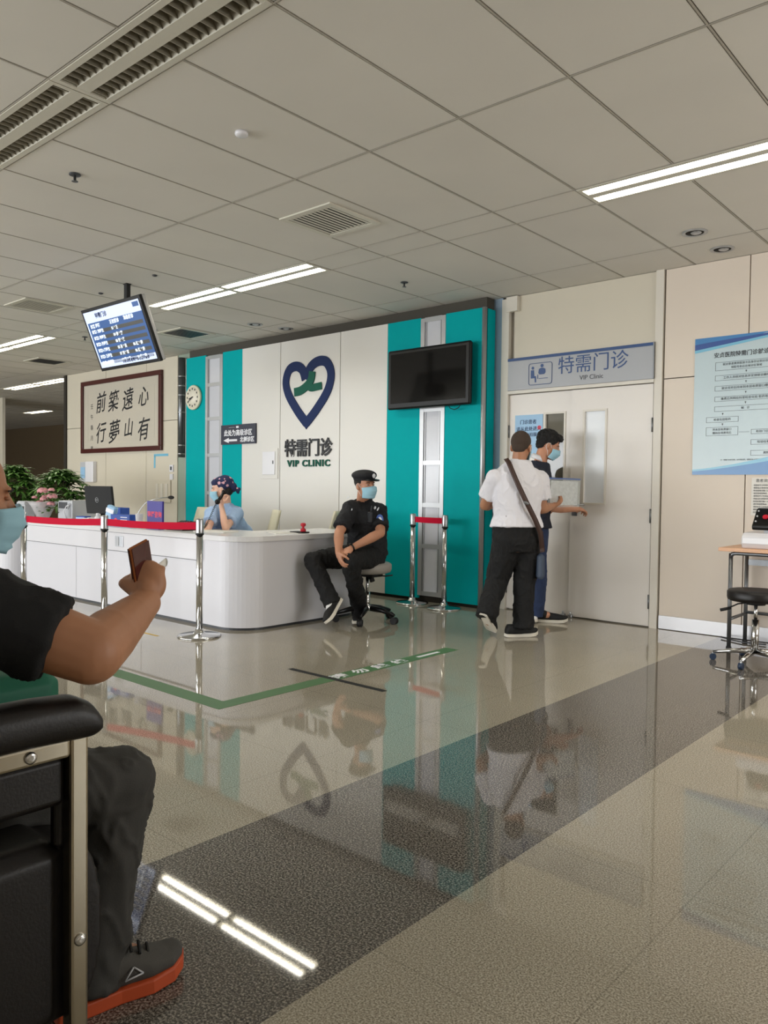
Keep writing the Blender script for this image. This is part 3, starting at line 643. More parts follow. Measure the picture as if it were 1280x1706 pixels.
for x, y, lb in ((-4.529, 2.315, 'sprinkler head on the ceiling at upper left'), (-4.553, 5.418, 'sprinkler head on the ceiling above the wall television'), (-9.33, 4.9, 'sprinkler head beside the leftmost pair of lit lights'), (-8.24, 5.2, 'sprinkler head right of the hanging screen')):
    q = thing('sprinkler', (x, y, CZ), lb, 'sprinkler', 'ceiling sprinklers')
    MB().lathe([(.034, 0), (.034, -.006), (.02, -.008)], (x, y, CZ-.001), 16).build('rosette', K['dgrey'], q)
    MB().lathe([(.008, -.008), (.008, -.04), (.019, -.042), (.019, -.045)], (x, y, CZ), 12).build('head', K['dsteel'], q)
for x, y, lb in ((-2.073, 5.684, 'recessed downlight over the right wall, nearer one'), (-2.049, 6.20, 'recessed downlight over the right wall, close to the wall'), (-7.04, 5.742, 'recessed downlight above the heart emblem, nearer one'), (-6.941, 6.12, 'recessed downlight above the heart emblem, close to the wall')):
    q = thing('downlight', (x, y, CZ), lb, 'downlight', 'unlit recessed downlights')
    MB().lathe([(.088, 0), (.088, -.006), (.068, -.007), (.062, -.001)], (x, y, CZ-.001), 28).build('ring', K['alu'], q)
    MB().lathe([(.062, -.0015), (.062, -.004), (.001, -.004)], (x, y, CZ-.0015), 28).build('recess', K['void'], q)
    MB().ell((x+.01, y, CZ-.004), (.038, .038, .012)).build('bulb', K['steel'], q)
for x, y, lb in ((-6.116, 3.861, 'small dark ceiling fixing right of the screen mount'), (-7.095, 3.888, 'small dark ceiling fixing left of the screen mount')):
    tag(MB().lathe([(.022, 0), (.022, -.008), (.008, -.014)], (x, y, CZ-.001), 12).build('ceiling_fixing', K['dgrey'], at=(x, y, CZ)), lb, 'fixing')
# hanging display
hx, hy = -6.476, 3.72
hs = thing('hanging_screen', (-6.50, 3.80, CZ), 'tilted queue display screen hanging from the ceiling on a black pole', 'screen')
TL = Vector((-6.975, 3.62, 2.773)); BL = Vector((-6.975, 3.835, 2.237)); ex = Vector((1, 0, 0)); ez = (TL-BL).normalized(); ny = ez.cross(ex).normalized()   # ny points away from viewers
if ny.y < 0: ny = -ny
HW, HH = .998, (TL-BL).length
def SP(u, v, w_=0): return BL+ex*u+ez*v-ny*w_
def sbox(mb, u0, v0, u1, v1, w0, w1):
    vs = [SP(u, v, w_) for w_ in (w0, w1) for u, v in ((u0, v0), (u1, v0), (u1, v1), (u0, v1))]
    return mb.add(vs, [(3, 2, 1, 0), (4, 5, 6, 7), (0, 1, 5, 4), (1, 2, 6, 5), (2, 3, 7, 6), (3, 0, 4, 7)])
sbox(MB(), 0, 0, HW, HH, -.03, 0).build('bezel', K['black'], hs, .004)
sbox(MB(), .004, .004, HW-.004, HH-.004, -.065, -.031).build('back_casing', K['alu'], hs, .008)
sc = sbox(MB(), .03, .03, HW-.03, HH-.03, .0005, .002).build('display', K['scrb'], hs)
q = MB(); sbox(q, .03, HH-.13, HW-.03, HH-.03, .0025, .003); sbox(q, .03, .03, HW-.03, .085, .0025, .003); sbox(q, .03, .08, .05, HH-.12, .0025, .0031); q.build('header_band', K['scrw'], sc)
q = MB(); rowz = [HH-.215-.058*k for k in range(6)]
for z in rowz: sbox(q, .26, z-.016, HW-.06, z+.016, .0026, .003)
q.build('table_rows', K['scrd'], sc)
q = MB()
def stext(s_, h_, u, v, mb, al='LEFT'): text_mb(s_, h_, 0, 0, 0, mb=mb, align=al, ext=.0003, bold=.0012, flat=lambda a, b, c: SP(u+a, v+b, .0036+c))
stext('诊室 医师', .040, .08, HH-.165, q); stext('正在就诊', .040, .42, HH-.160, q); stext('准备就诊', .040, .66, HH-.155, q)
for k, z in enumerate(rowz):
    stext(['诊室1 刘医生', '诊室2 李医生', '诊室3 张医生', '诊室4 周医生', '诊室5 王医生', '诊室6 赵医生'][k], .036, .075, z, q)
    stext(['01 * 王', '04 李 * 辉', '08 张 * 英', '05 孙 * 民', '07 刘 * 军', '03 陈 * 芳'][k], .036, .42, z, q)
    if k > 2: stext('06 赵 * 霞', .036, .68, z, q)
q.build('table_lettering', K['scrt'], sc)
q = MB(); stext('特需门诊', .05, .22, HH-.08, q); stext('请就诊患者到分诊台登记候诊', .034, .42, .057, q); q.build('header_lettering', K['navy'], sc)
sbox(MB(), HW-.14, HH-.085, HW-.045, HH-.045, .0032, .004).build('clock_box', K['scrb'], sc)
MB().box(-6.61, 3.85, 2.55, -6.56, 3.89, CZ-.001).build('pole', K['blackm'], hs, .003)
MB().box(-6.66, 3.80, 2.44, -6.40, 3.87, 2.58).build('bracket', K['blackm'], hs)
MB().box(-6.615, 3.845, CZ-.008, -6.555, 3.895, CZ-.0005).build('ceiling_plate', K['blackm'], hs)
# ================================================================ reception desk
DX0, DX1, DY0, DY1, DZ = -8.72, -4.86, 3.83, 5.33, .76
IX, IY = -5.52, 4.50      # inner edges of the L
def outline(off, r=.27):
    x0, x1, y0, y1 = DX0, DX1-off, DY0+off, DY1-off
    pts = [(x0, y0)]
    for cx, cy, a0 in ((x1-r, y0+r, -90), (x1-r, y1-r, 0)):
        for k in range(13):
            a = math.radians(a0+k*7.5); pts.append((cx+r*math.cos(a), cy+r*math.sin(a)))
    pts += [(IX+off, y1), (IX+off, IY), (x0, IY)]
    return pts
dk = thing('reception_desk', (-6.8, 4.1, 0), 'long white reception desk with rounded right end and grey-edged top', 'desk')
def ext(poly, z0, z1, mb=None): return (mb or MB()).prism(poly, lambda a, b: (a, b, z0), lambda a, b: (a, b, z1))
o = ext(outline(.02), .022, .715).build('body', K['deskw'], dk)
ext(outline(.035), .0, .022).build('plinth', K['dgrey'], dk)
ext(outline(.0), .715, DZ).build('worktop', K['desktop'], dk, .004)
q = MB(); q.box(DX0+.02, DY0-.006, .545, -5.37, DY0+.02, .712); q.build('fascia_panel', K['white'], dk, .003)
q = MB(); q.box(DX0, DY0+.012, .538, -5.37, DY0+.021, .545); q.build('shadow_groove', K['dgrey'], dk)
for x in (-7.5, -6.3): MB().box(x, DY0+.017, .03, x+.004, DY0+.0205, .538).build('panel_joint', K['deskg'], dk)
so = thing('power_socket', (-6.62, DY0-.006, .60), 'small steel socket plate on the desk front behind the stanchion', 'socket')
MB().box(-6.70, DY0-.012, .585, -6.56, DY0-.0065, .685).build('plate', K['steel'], so, .002); MB().box(-6.69, DY0-.016, .595, -6.63, DY0-.012, .675).build('socket_face', K['greyb'], so)
sc_ = thing('side_counter', (-9.6, 4.0, 0), 'white side counter left of the long reception desk', 'counter')
q = []
for cx, cy, a0 in ((-9.2, 4.0, -90),):
    for k in range(13):
        a = math.radians(a0+k*7.5); q.append((cx+.25*math.cos(a), cy+.25*math.sin(a)))
ext([(-11.5, 3.75)]+q+[(-8.95, 4.5), (-11.5, 4.5)], .02, .66).build('body', K['deskw'], sc_)
ext([(-11.5, 3.73)]+[(a+.02, b-.015) for a, b in q]+[(-8.93, 4.52), (-11.5, 4.52)], .661, .70).build('counter_top', K['desktop'], sc_, .004)
ext([(-11.5, 3.79), (-9.2, 3.79), (-8.99, 4.0), (-8.99, 4.46), (-11.5, 4.46)], 0, .02).build('plinth', K['dgrey'], sc_)

# stanchions
def stanchion(x, y, label):
    t_ = thing('stanchion', (x, y, 0), label, 'stanchion', 'chrome belt stanchions')
    MB().lathe([(.165, 0), (.165, .008), (.155, .016), (.05, .026), (.034, .04), (.032, .06)], (x, y, 0), 40).build('base', K['chrome'], t_)
    MB().cyl((x, y, .04), (x, y, .84), .025, 24).build('pole', K['chrome'], t_)
    MB().lathe([(.030, .79), (.0305, .80), (.0305, .895), (.027, .905), (.012, .908)], (x, y, 0), 24).build('head', K['steel'], t_)
    MB().lathe([(.0312, .782), (.0315, .784), (.0315, .792), (.0312, .794)], (x, y, 0), 24).build('collar', K['blackm'], t_)
    return t_
ST = [(-6.90, 3.06), (-5.985, 3.316), (-5.006, 3.56), (-4.975, 6.105), (-4.527, 6.045)]
SL = ['leftmost chrome stanchion, beside the seated man\'s mask', 'chrome stanchion in front of the long desk, middle of its row', 'chrome stanchion before the rounded desk end', 'left chrome stanchion of the pair by the teal wall', 'right chrome stanchion of the pair by the teal wall']
for (x, y), l in zip(ST, SL): stanchion(x, y, l)
def belt(a, b, label, sag=.01):
    a = Vector(a+(0,)); b = Vector(b+(0,)); d = (b-a).normalized(); nn = Vector((-d.y, d.x, 0))*.0012; a2 = a+d*.034; b2 = b-d*.034; q = MB(); n = 14; vs = []
    for k in range(n+1):
        t_ = k/n; p = a2.lerp(b2, t_); s_ = -sag*4*t_*(1-t_)
        for s2 in (-1, 1):
            for z in (.822, .878): vs.append((p.x+nn.x*s2, p.y+nn.y*s2, z+s_))
    fs = []
    for k in range(n):
        i = 4*k; j = i+4; fs += [(i, j, j+1, i+1), (i+2, i+3, j+3, j+2), (i+1, j+1, j+3, i+3), (i, i+2, j+2, j)]
    fs += [(0, 1, 3, 2), (4*n, 4*n+2, 4*n+3, 4*n+1)]
    q.add(vs, fs); o = q.build('barrier_belt', K['red'], at=((a.x+b.x)/2, (a.y+b.y)/2, .82)); tag(o, label, 'belt', 'red barrier belts')
belt(ST[0], ST[1], 'red belt between the two left stanchions'); belt(ST[1], ST[2], 'red belt before the purple sign on the desk'); belt(ST[3], ST[4], 'short red belt between the teal wall stanchions', .002)

# tape on the floor
q = MB(); w_ = .055
q.prism([(-5.2, 2.51-w_), (-3.335+w_, 2.51-w_), (-3.335+w_, 4.56), (-3.335-w_, 4.56), (-3.335-w_, 2.51+w_), (-5.2, 2.51+w_)], lambda a, b: (a, b, .0004), lambda a, b: (a, b, .0012))
gt = tag(q.build('floor_tape', K['green'], at=(-3.335, 2.51, 0)), 'green right-angled tape line on the polished floor', 'tape')
q = MB()
for k, ch in enumerate('请勿越线'):
    text_mb(ch, .09, 0, 0, 0, mb=q, ext=.0002, bold=.003, flat=lambda u, v, c, k=k: Vector((-3.335-v, 3.40+.19*k+u*1.4, .0015+c)))
q.box(-3.35, 4.16, .0014, -3.32, 4.40, .0018); q.build('lettering', K['wprint'], gt)
tag(MB().box(-3.70, 3.305, .0014, -2.90, 3.345, .002).build('floor_tape', K['blackm'], at=(-3.3, 3.325, 0)), 'short black tape strip crossing the green line', 'tape')
tag(MB().box(-5.50, 3.335, .0004, -5.24, 3.36, .001).build('floor_tape', K['yellow'], at=(-5.37, 3.35, 0)), 'short yellow tape mark on the floor before the desk', 'tape')

# ---------------------------------------------------------------- things on the desk
def on(px, y, z=DZ):
    """x on the desk for a picture column at depth line y"""
    d = cW+cR*((px-640)/FPX); return d.x/d.y*y
def leafblade(mb, base, d, up, L_, W_, droop):
    d = d.normalized(); r = d.cross(up).normalized(); n = 5; vs = []; p = Vector(base); u = up
    for k in range(n+1):
        t_ = k/n; wv = W_*math.sin(math.pi*min(1, .08+.92*t_)**.8)*.5; q_ = Vector(base)+d*L_*t_+Vector((0, 0, -1))*droop*t_*t_*L_
        vs += [q_-r*wv, q_+u*.006*math.sin(math.pi*t_), q_+r*wv]
    fs = []
    for k in range(n):
        i = 3*k; fs += [(i, i+1, i+4, i+3), (i+1, i+2, i+5, i+4)]
    mb.add(vs, fs, True)
def plant(x, y, z0, h_, rad, label, seed, table=None):
    random.seed(seed); t_ = thing('potted_plant', (x, y, z0), label, 'plant', 'bushy green plants behind the desk')
    MB().lathe([(.10, 0), (.13, .02), (.15, .22), (.155, .25), (.14, .25), (.135, .22)], (x, y, z0), 24).build('pot', K['pot'], t_)
    q = MB()
    for k in range(3):
        a = k*2.1; q.tube([(x+.03*math.cos(a), y+.03*math.sin(a), z0+.2), (x+.02*math.cos(a+1), y+.02*math.sin(a+1), z0+.45), (x+.05*math.cos(a+2), y+.05*math.sin(a+2), z0+h_*.7)], [.016, .014, .01], 8)
    st = q; lf = MB()
    for k in range(150):
        a = random.random()*2*math.pi; e = random.uniform(-.25, 1)*math.pi/2; rr = random.uniform(.35, 1)**.6
        c_ = Vector((x+rad*rr*math.cos(a)*math.cos(e)*.8, y+rad*rr*math.sin(a)*math.cos(e)*.8, z0+h_*.66+(h_*.34)*rr*math.sin(e)))
        if k % 5 == 0: st.tube([(x, y, z0+h_*.5), tuple(c_.lerp(Vector((x, y, z0+h_*.7)), .4)), tuple(c_)], .004, 5)
        n_ = random.randint(5, 7)
        for j in range(n_):
            b = 2*math.pi*j/n_+random.random()*.5; od = Vector((math.cos(b), math.sin(b), .15))+(c_-Vector((x, y, z0+h_*.6))).normalized()*.5
            leafblade(lf, c_, od, Vector((0, 0, 1)), random.uniform(.13, .20), random.uniform(.045, .065), random.uniform(.3, .8))
    st.build('stem', K['stem'], t_); lf.build('foliage', K['leaf'], t_)
plant(-11.05, 4.78, .36, 1.04, .36, 'bushy green potted plant at the left, nearer the seated man', 3)
plant(-9.98, 4.92, .36, .98, .36, 'bushy green potted plant below the dispenser on the wall', 5)
pl = thing('plant_shelf', (-10.5, 4.9, 0), 'low white shelf unit carrying the two bushy plants', 'shelf')
MB().box(-11.55, 4.62, .0, -9.55, 5.2, .33).build('body', K['deskw'], pl, .004); MB().box(-11.57, 4.60, .33, -9.53, 5.22, .36).build('shelf_top', K['desktop'], pl, .004)
# bouquet
bx, by = on(72, 4.15), 4.15
bq = thing('flower_bouquet', (bx, by, DZ), 'pink flower bouquet in clear wrapping on the desk', 'bouquet')
MB().lathe([(.05, 0), (.075, .03), (.12, .13), (.17, .20), (.165, .20), (.11, .12), (.06, .03)], (bx, by, DZ), 20).build('wrapping', K['wrap'], bq)
random.seed(11)
def bloom(c_, r, m_, nm='flower'):
    q = MB(); c_ = Vector(c_)
    for k in range(22):
        a = k*2.4; f = (k/22)**.5; d = Vector((math.cos(a)*math.sin(f*1.4), math.sin(a)*math.sin(f*1.4), math.cos(f*1.4)))
        R_ = d.to_track_quat('Z', 'Y').to_matrix(); q.ell(c_+d*r*(.35+.4*f), (r*.42, r*.42, r*.16), R_, 10, 6)
    q.build(nm, m_, bq)
for dx, dz, r, m_ in ((.04, .22, .055, 'pink'), (.20, .17, .05, 'pink'), (-.05, .25, .04, 'pink'), (.0, .31, .07, 'pink'), (.24, .25, .065, 'pink'), (.14, .24, .04, 'magenta'), (.30, .33, .04, 'pink'), (-.10, .17, .055, 'pink'), (-.02, .14, .06, 'pink'), (.05, .13, .05, 'pink'), (-.14, .24, .035, 'pink'), (.10, .17, .035, 'pink')):
    bloom((bx+dx*.9, by+random.uniform(-.05, .05), DZ+dz), r, K[m_])
q = MB()
for k in range(60):
    a = random.random()*6.28; c_ = Vector((bx+.06+random.uniform(-.12, .26), by+random.uniform(-.08, .08), DZ+random.uniform(.06, .30)))
    leafblade(q, c_, Vector((math.cos(a), math.sin(a), .6)), Vector((0, 0, 1)), .08, .03, .4)
q.build('foliage', K['leaf'], bq)
# computer, boxes and small things
px_ = on(125, 4.3)
cp = thing('desktop_computer', (px_, 4.3, DZ), 'small grey desktop computer case left of the black monitor', 'computer')
MB().box(px_-.20, 4.2, DZ, px_+.13, 4.5, DZ+.22).build('case', K['greyb'], cp, .006); MB().box(px_-.17, 4.195, DZ+.13, px_+.02, 4.2, DZ+.20).build('front_grille', K['dgrey'], cp); MB().box(px_+.05, 4.195, DZ+.03, px_+.11, 4.2, DZ+.19).build('port_panel', K['steel'], cp)
MB().tube([(px_+.02, 4.19, DZ+.02), (px_+.0, 4.17, DZ+.10), (px_+.06, 4.17, DZ+.16), (px_+.10, 4.18, DZ+.17)], .006, 8).build('cable', K['white'], cp)
px_ = on(166, 4.3)
mn = thing('computer_monitor', (px_, 4.3, DZ), 'black computer monitor seen from behind on the desk', 'monitor')
def tilt_box(mb, cx, cy, cz, w2, h2, d, ang, yaw=0):
    M_ = Matrix.Translation((cx, cy, cz)) @ Matrix.Rotation(yaw, 4, 'Z') @ Matrix.Rotation(ang, 4, 'X'); return mb.box(-w2, -d/2, -h2, w2, d/2, h2, .006, M_)
tilt_box(MB(), px_, 4.30, DZ+.235, .235, .15, .03, .12, .12).build('casing', K['blackm'], mn)
q = MB(); M_ = Matrix.Translation((px_-.02, 4.2825, DZ+.235)) @ Matrix.Rotation(.12, 4, 'Z') @ Matrix.Rotation(.12, 4, 'X')
q.tube([M_ @ Vector((.026*math.cos(k*.4), -.004, .026*math.sin(k*.4))) for k in range(16)], .002, 6, closed=True)
text_mb('DELL', .018, 0, 0, 0, mb=q, ext=.0005, flat=lambda u, v, c, M_=M_: M_ @ Vector((u, -.004-c, v))); q.build('logo', K['greyb'], mn)
MB().lathe([(.11, 0), (.11, .01), (.03, .016), (.022, .10)], (px_, 4.34, DZ), 24).build('stand', K['black'], mn)
def boxthing(nm, px, y, w2, d2, h_, m_, label, cat, yaw=0, r=.004, z_=DZ):
    x = on(px, y); t_ = thing(nm, (x, y, z_), label, cat); M_ = Matrix.Translation((x, y, z_)) @ Matrix.Rotation(yaw, 4, 'Z')
    MB().box(-w2, -d2, 0, w2, d2, h_, r, M_).build('body', K[m_], t_)
    return t_, M_, x
t_, M_, x = boxthing('display_unit', 44, 4.1, .09, .06, .26, 'greyb', 'small grey card reader display on the side counter', 'device', z_=.70)
MB().box(-.075, -.064, .13, .075, -.06, .20, 0, M_).build('display', K['dgrey'], t_); MB().box(-.10, -.07, .22, .10, .07, .25, .004, M_).build('top_cover', K['greyb'], t_)
t_, M_, x = boxthing('tissue_pack', 139, 4.05, .07, .04, .07, 'bluebox', 'light blue tissue pack beside the white medicine packs', 'pack', .2)
MB().box(-.065, -.042, .012, .065, -.04, .058, 0, M_).build('printed_band', K['lightb'], t_)
for k, (p_, h_, m_) in enumerate(((146, .055, 'paper'), (154, .06, 'white'))):
    t_, M_, x = boxthing('medicine_box', p_, 4.02+k*.05, .045, .03, h_, m_, ['small white carton left of the bottle on the desk', 'small white carton directly beside the white bottle'][k], 'box', .3)
x = on(163, 4.0); t_ = thing('plastic_bottle', (x, 4.0, DZ), 'small white plastic bottle in front of the black monitor', 'bottle')
MB().lathe([(.03, 0), (.034, .005), (.034, .07), (.02, .085)], (x, 4.0, DZ), 20).build('body', K['white'], t_); MB().lathe([(.018, .083), (.018, .11), (.014, .113)], (x, 4.0, DZ), 16).build('cap', K['white'], t_)
# mask box behind the middle stanchion
x = on(181, 4.0); t_ = thing('mask_packet', (x, 4.0, DZ), 'pale blue packet of masks standing behind the middle stanchion', 'packet')
q = MB(); M_ = Matrix.Translation((x, 4.0, DZ)) @ Matrix.Rotation(.3, 4, 'Z') @ Matrix.Rotation(.3, 4, 'Y'); q.box(-.055, -.03, .02, .055, .03, .20, .012, M_); q.build('packet', K['lightb'], t_)
q = MB(); q.box(-.05, -.033, .13, .05, -.0305, .17, 0, M_); q.build('label_band', K['white'], t_)
t_, M_, x = boxthing('card_box', 209, 4.02, .16, .06, .115, 'bluebox', 'blue printed carton with white lines on the desk', 'box', .05)
q = MB()
for k in range(3): q.box(.01, -.0615, .035+.025*k, .12, -.0605, .043+.025*k, 0, M_)
q.build('printed_lines', K['wprint'], t_); q = MB(); q.prism([(-.07+.03*math.cos(k*.52), .05+.03*math.sin(k*.52)) for k in range(12)], lambda a, b: M_ @ Vector((a, -.0618, b)), lambda a, b: M_ @ Vector((a, -.0605, b))); q.build('red_seal', K['redp'], t_)
t_, M_, x = boxthing('card_box', 199, 4.2, .13, .05, .17, 'bluebox', 'blue carton standing behind the printed blue carton', 'box', -.1)
# gooseneck microphone
x0 = on(228, 4.1); x1 = on(285, 4.35); t_ = thing('gooseneck_microphone', (x0, 4.1, DZ), 'thin gooseneck microphone arching over the purple sign', 'microphone')
MB().lathe([(.05, 0), (.05, .02), (.02, .03)], (x0, 4.1, DZ), 20).build('base', K['blackm'], t_)
q = [Vector((x0, 4.1, DZ+.03)), Vector((x0+.005, 4.1, DZ+.12)), Vector((x0+.07, 4.15, DZ+.235)), Vector((x0+.2, 4.2, DZ+.275)), Vector((x1-.03, 4.35, DZ+.27+.015))]
pts = []
for i in range(len(q)-1):
    for k in range(6): pts.append(q[i].lerp(q[i+1], k/6))
sm_ = pts[:]
for _ in range(4): sm_ = [sm_[0]]+[(sm_[i-1]+sm_[i]*2+sm_[i+1])/4 for i in range(1, len(sm_)-1)]+[sm_[-1]]
MB().tube(sm_+[Vector((x1-.03, 4.35, DZ+.285))], .004, 8).build('neck', K['steel'], t_)
MB().ell((x1, 4.35, DZ+.283), (.036, .018, .018), Matrix.Rotation(.3, 3, 'Z')).build('foam_head', K['blackm'], t_)
# purple sign
x = on(260, 3.97); t_ = thing('desk_sign', (x, 3.97, DZ), 'purple standing desk sign with red characters', 'sign')
MB().box(x-.125, 3.955, DZ, x+.125, 3.975, DZ+.255, .003).build('board', K['purple'], t_); MB().box(x-.10, 3.93, DZ, x+.10, 4.02, DZ+.008).build('foot', K['purple'], t_)
text_mb('导医咨询', .058, x+.0, DZ+.13, 3.9545, bold=.0015, ext=.0006).build('lettering', K['redp'], t_)
x = on(232, 3.98); t_ = thing('paper_cup', (x, 3.98, DZ), 'white cup left of the purple sign', 'cup')
MB().lathe([(.028, 0), (.036, .13), (.038, .132), (.034, .13), (.026, .01)], (x, 3.98, DZ), 20).build('cup', K['white'], t_)
# desk telephone
x = on(306, 4.08); t_ = thing('desk_telephone', (x, 4.08, DZ), 'black desk telephone in front of the nurse', 'telephone')
q = MB(); q.prism([(-.10, 0), (.10, 0), (.10, .075), (.06, .08), (-.10, .03)], lambda a, b: (x-.13, 4.08+a, DZ+b), lambda a, b: (x+.13, 4.08+a, DZ+b)); q.build('base', K['black'], t_, .004)
q = MB()
for i in range(4):
    for j in range(3): q.box(x-.02+j*.035, 4.01+i*.03, DZ+.052+i*.009, x+.003+j*.035, 4.028+i*.03, DZ+.058+i*.009)
q.build('keypad', K['dgrey'], t_)
t_, M_, x = boxthing('paper_stack', 360, 4.12, .16, .11, .012, 'paper', 'loose white papers on the desk in front of the nurse', 'papers', .3, .001)
t_, M_, x = boxthing('paper_stack', 470, 4.5, .15, .10, .004, 'paper', 'flat sheet of paper on the rounded desk end', 'papers', -.4, .0005)
# stamp
x, y = on(503, 4.63), 4.63; t_ = thing('rubber_stamp', (x, y, DZ), 'red rubber stamp on a black pad on the desk end', 'stamp')
MB().box(x-.10, y-.05, DZ, x+.05, y+.05, DZ+.012, .003).build('ink_pad', K['blackm'], t_); MB().lathe([(.024, .012), (.024, .035), (.010, .042), (.010, .055), (.022, .062), (.024, .08), (.014, .088)], (x+.02, y, DZ), 20).build('handle', K['redd'], t_)
# yellow small thing
x = on(79, 3.95); tag(MB().box(x-.03, 3.93, DZ, x+.03, 3.97, DZ+.02, .004).build('sticky_note_pad', K['yellow'], at=(x, 3.95, DZ)), 'small yellow note pad on the desk under the red belt', 'note pad')
# office chair backs behind the desk
def staff_chair(x, y, yaw, label):
    t_ = thing('staff_chair', (x, y, 0), label, 'chair', 'cream staff chairs behind the desk'); Rz = Matrix.Translation((x, y, 0)) @ Matrix.Rotation(yaw, 4, 'Z')
    q = MB(); n = 10; vs = []
    for k in range(n+1):
        z = .50+.42*k/n; w2 = .20-.03*(k/n)**3; bk = -.22-.10*(k/n)
        for u in range(7):
            uu = -1+2*u/6; vs.append(Rz @ Vector((uu*w2, bk-.03*(1-uu*uu), z)))
    o_ = len(vs); vs += [v-(Rz.to_3x3() @ Vector((0, .022, 0))) for v in vs]
    fs = []
    for k in range(n):
        for u in range(6):
            i = k*7+u; fs += [(i, i+1, i+8, i+7), (o_+i, o_+i+7, o_+i+8, o_+i+1)]
    for k in range(n): i = k*7; fs += [(i, i+7, o_+i+7, o_+i), (i+6, o_+i+6, o_+i+13, i+13)]
    for u in range(6): fs += [(u, o_+u, o_+u+1, u+1), (n*7+u, n*7+u+1, o_+n*7+u+1, o_+n*7+u)]
    q.add(vs, fs, True); q.build('backrest', K['beige'], t_)
    MB().box(-.22, -.22, .44, .22, .22, .48, .015, Rz).build('seat', K['beige'], t_)
    MB().cyl((x, y, .10), (x, y, .44), .025).build('column', K['chrome'], t_)
    MB().box(-.03, -.30, .44, .03, -.20, .70, .005, Rz).build('back_support', K['blackm'], t_)
    for k in range(5):
        a = yaw+k*2*math.pi/5; e = Vector((x+.26*math.cos(a), y+.26*math.sin(a), .07)); bar((x, y, .10), e, .04, hd=.03).build('leg', K['dgrey'], t_); MB().cyl((e.x-.012, e.y, .025), (e.x+.012, e.y, .025), .025).build('caster', K['blackm'], t_)
    return t_
staff_chair(-7.33, 4.98, math.radians(180), 'cream staff chair behind the purple sign'); staff_chair(-5.98, 5.62, math.radians(118), 'cream chair back seen edge-on right of the nurse')
nc = staff_chair(-6.30, 5.02, math.radians(150), 'cream staff chair the nurse sits on')

# ---------------------------------------------------------------- right side: table, monitor, stool
tb = thing('tall_side_table', (-1.55, 6.15, 0), 'peach-topped tube-leg table against the right wall', 'table')
MB().box(-1.94, 5.94, .725, -.95, 6.44, .752).build('table_top', K['peach'], tb, .003)
def leg_(x, y): 
    MB().cyl((x, y, .022), (x, y, .71), .0145, 14).build('leg', K['dsteel'], tb); MB().cyl((x, y, 0), (x, y, .022), .019, 14).build('rubber_foot', K['rubber'], tb)
for x in (-1.865, -1.03):
    for y in (5.99, 6.37): leg_(x, y)
q = MB(); q.tube([(-1.865, 5.99, .68), (-1.855, 5.99, .705), (-1.83, 5.99, .712), (-1.06, 5.99, .712), (-1.03, 5.99, .70)], .0145, 12); q.build('top_rail', K['dsteel'], tb)
q = MB(); q.tube([(-1.865, 5.99, .225), (-1.865, 6.37, .225)], .012); q.tube([(-1.03, 5.99, .225), (-1.03, 6.37, .225)], .012); q.tube([(-1.865, 6.37, .235), (-1.03, 6.37, .235)], .012); q.box(-1.85, 6.362, .60, -1.04, 6.378, .645); q.build('stretcher', K['dsteel'], tb)
bp = thing('blood_pressure_monitor', (-1.50, 6.12, .752), 'white table-top blood pressure monitor with black control panel', 'medical device')
q = MB(); q.prism([(5.98, .752), (6.36, .752), (6.36, .86), (6.30, .875), (6.0, .865), (5.965, .84), (5.96, .79)], lambda a, b: (-1.79, a, b), lambda a, b: (-1.20, a, b)); q.build('body', K['white'], bp, .012)
q = MB(); q.prism([(6.02, .885), (6.10, .90), (6.20, 1.03), (6.15, 1.045), (6.125, 1.04), (6.01, .915)], lambda a, b: (-1.735, a, b), lambda a, b: (-1.24, a, b)); q.build('control_panel', K['black'], bp, .01)
q = MB(); q.box(-1.66, 6.05, .855, -1.32, 6.2, .90); q.build('panel_neck', K['greyb'], bp)
def onp(u, v, w_): a = Vector((u, 6.01, .915)); d = Vector((0, .115, .125)).normalized(); nn = Vector((0, -.125, .115)).normalized(); return a+d*v+nn*w_
def pdot(u, v, r, m_, nm):
    q = MB(); q.prism([(u+r*math.cos(k*.4), v+r*math.sin(k*.4)) for k in range(16)], lambda a, b: onp(a, b, .011), lambda a, b: onp(a, b, .004)); q.build(nm, K[m_], bp)
pdot(-1.655, .085, .020, 'redd', 'start_button'); 
for v_ in (.04, .09, .14): pdot(-1.712, v_, .006, 'greyb', 'button')
pdot(-1.57, .14, .02, 'dgrey', 'button'); pdot(-1.57, .085, .011, 'redd', 'button')
sx_, sy_ = -1.60, 5.62
st = thing('round_stool', (sx_, sy_, 0), 'black round swivel stool in front of the side table', 'stool')
sx_ = -1.58
MB().lathe([(.165, .425), (.178, .432), (.182, .45), (.182, .485), (.172, .497), (.12, .502), (.001, .503)], (sx_, sy_, 0), 36).build('seat', K['leather'], st)
MB().lathe([(.06, .40), (.06, .425), (.03, .425)], (sx_, sy_, 0), 20).build('seat_plate', K['blackm'], st)
MB().cyl((sx_, sy_, .28), (sx_, sy_, .41), .012).build('piston', K['chrome'], st); MB().cyl((sx_, sy_, .07), (sx_, sy_, .30), .024, 20).build('column', K['chrome'], st)
MB().tube([(sx_-.03, sy_-.01, .415), (sx_-.10, sy_-.05, .40), (sx_-.16, sy_-.08, .365)], .005, 8).build('lever', K['blackm'], st); MB().tube([(sx_-.14, sy_-.07, .37), (sx_-.20, sy_-.10, .352)], [.010, .011], 10).build('lever_grip', K['blackm'], st)
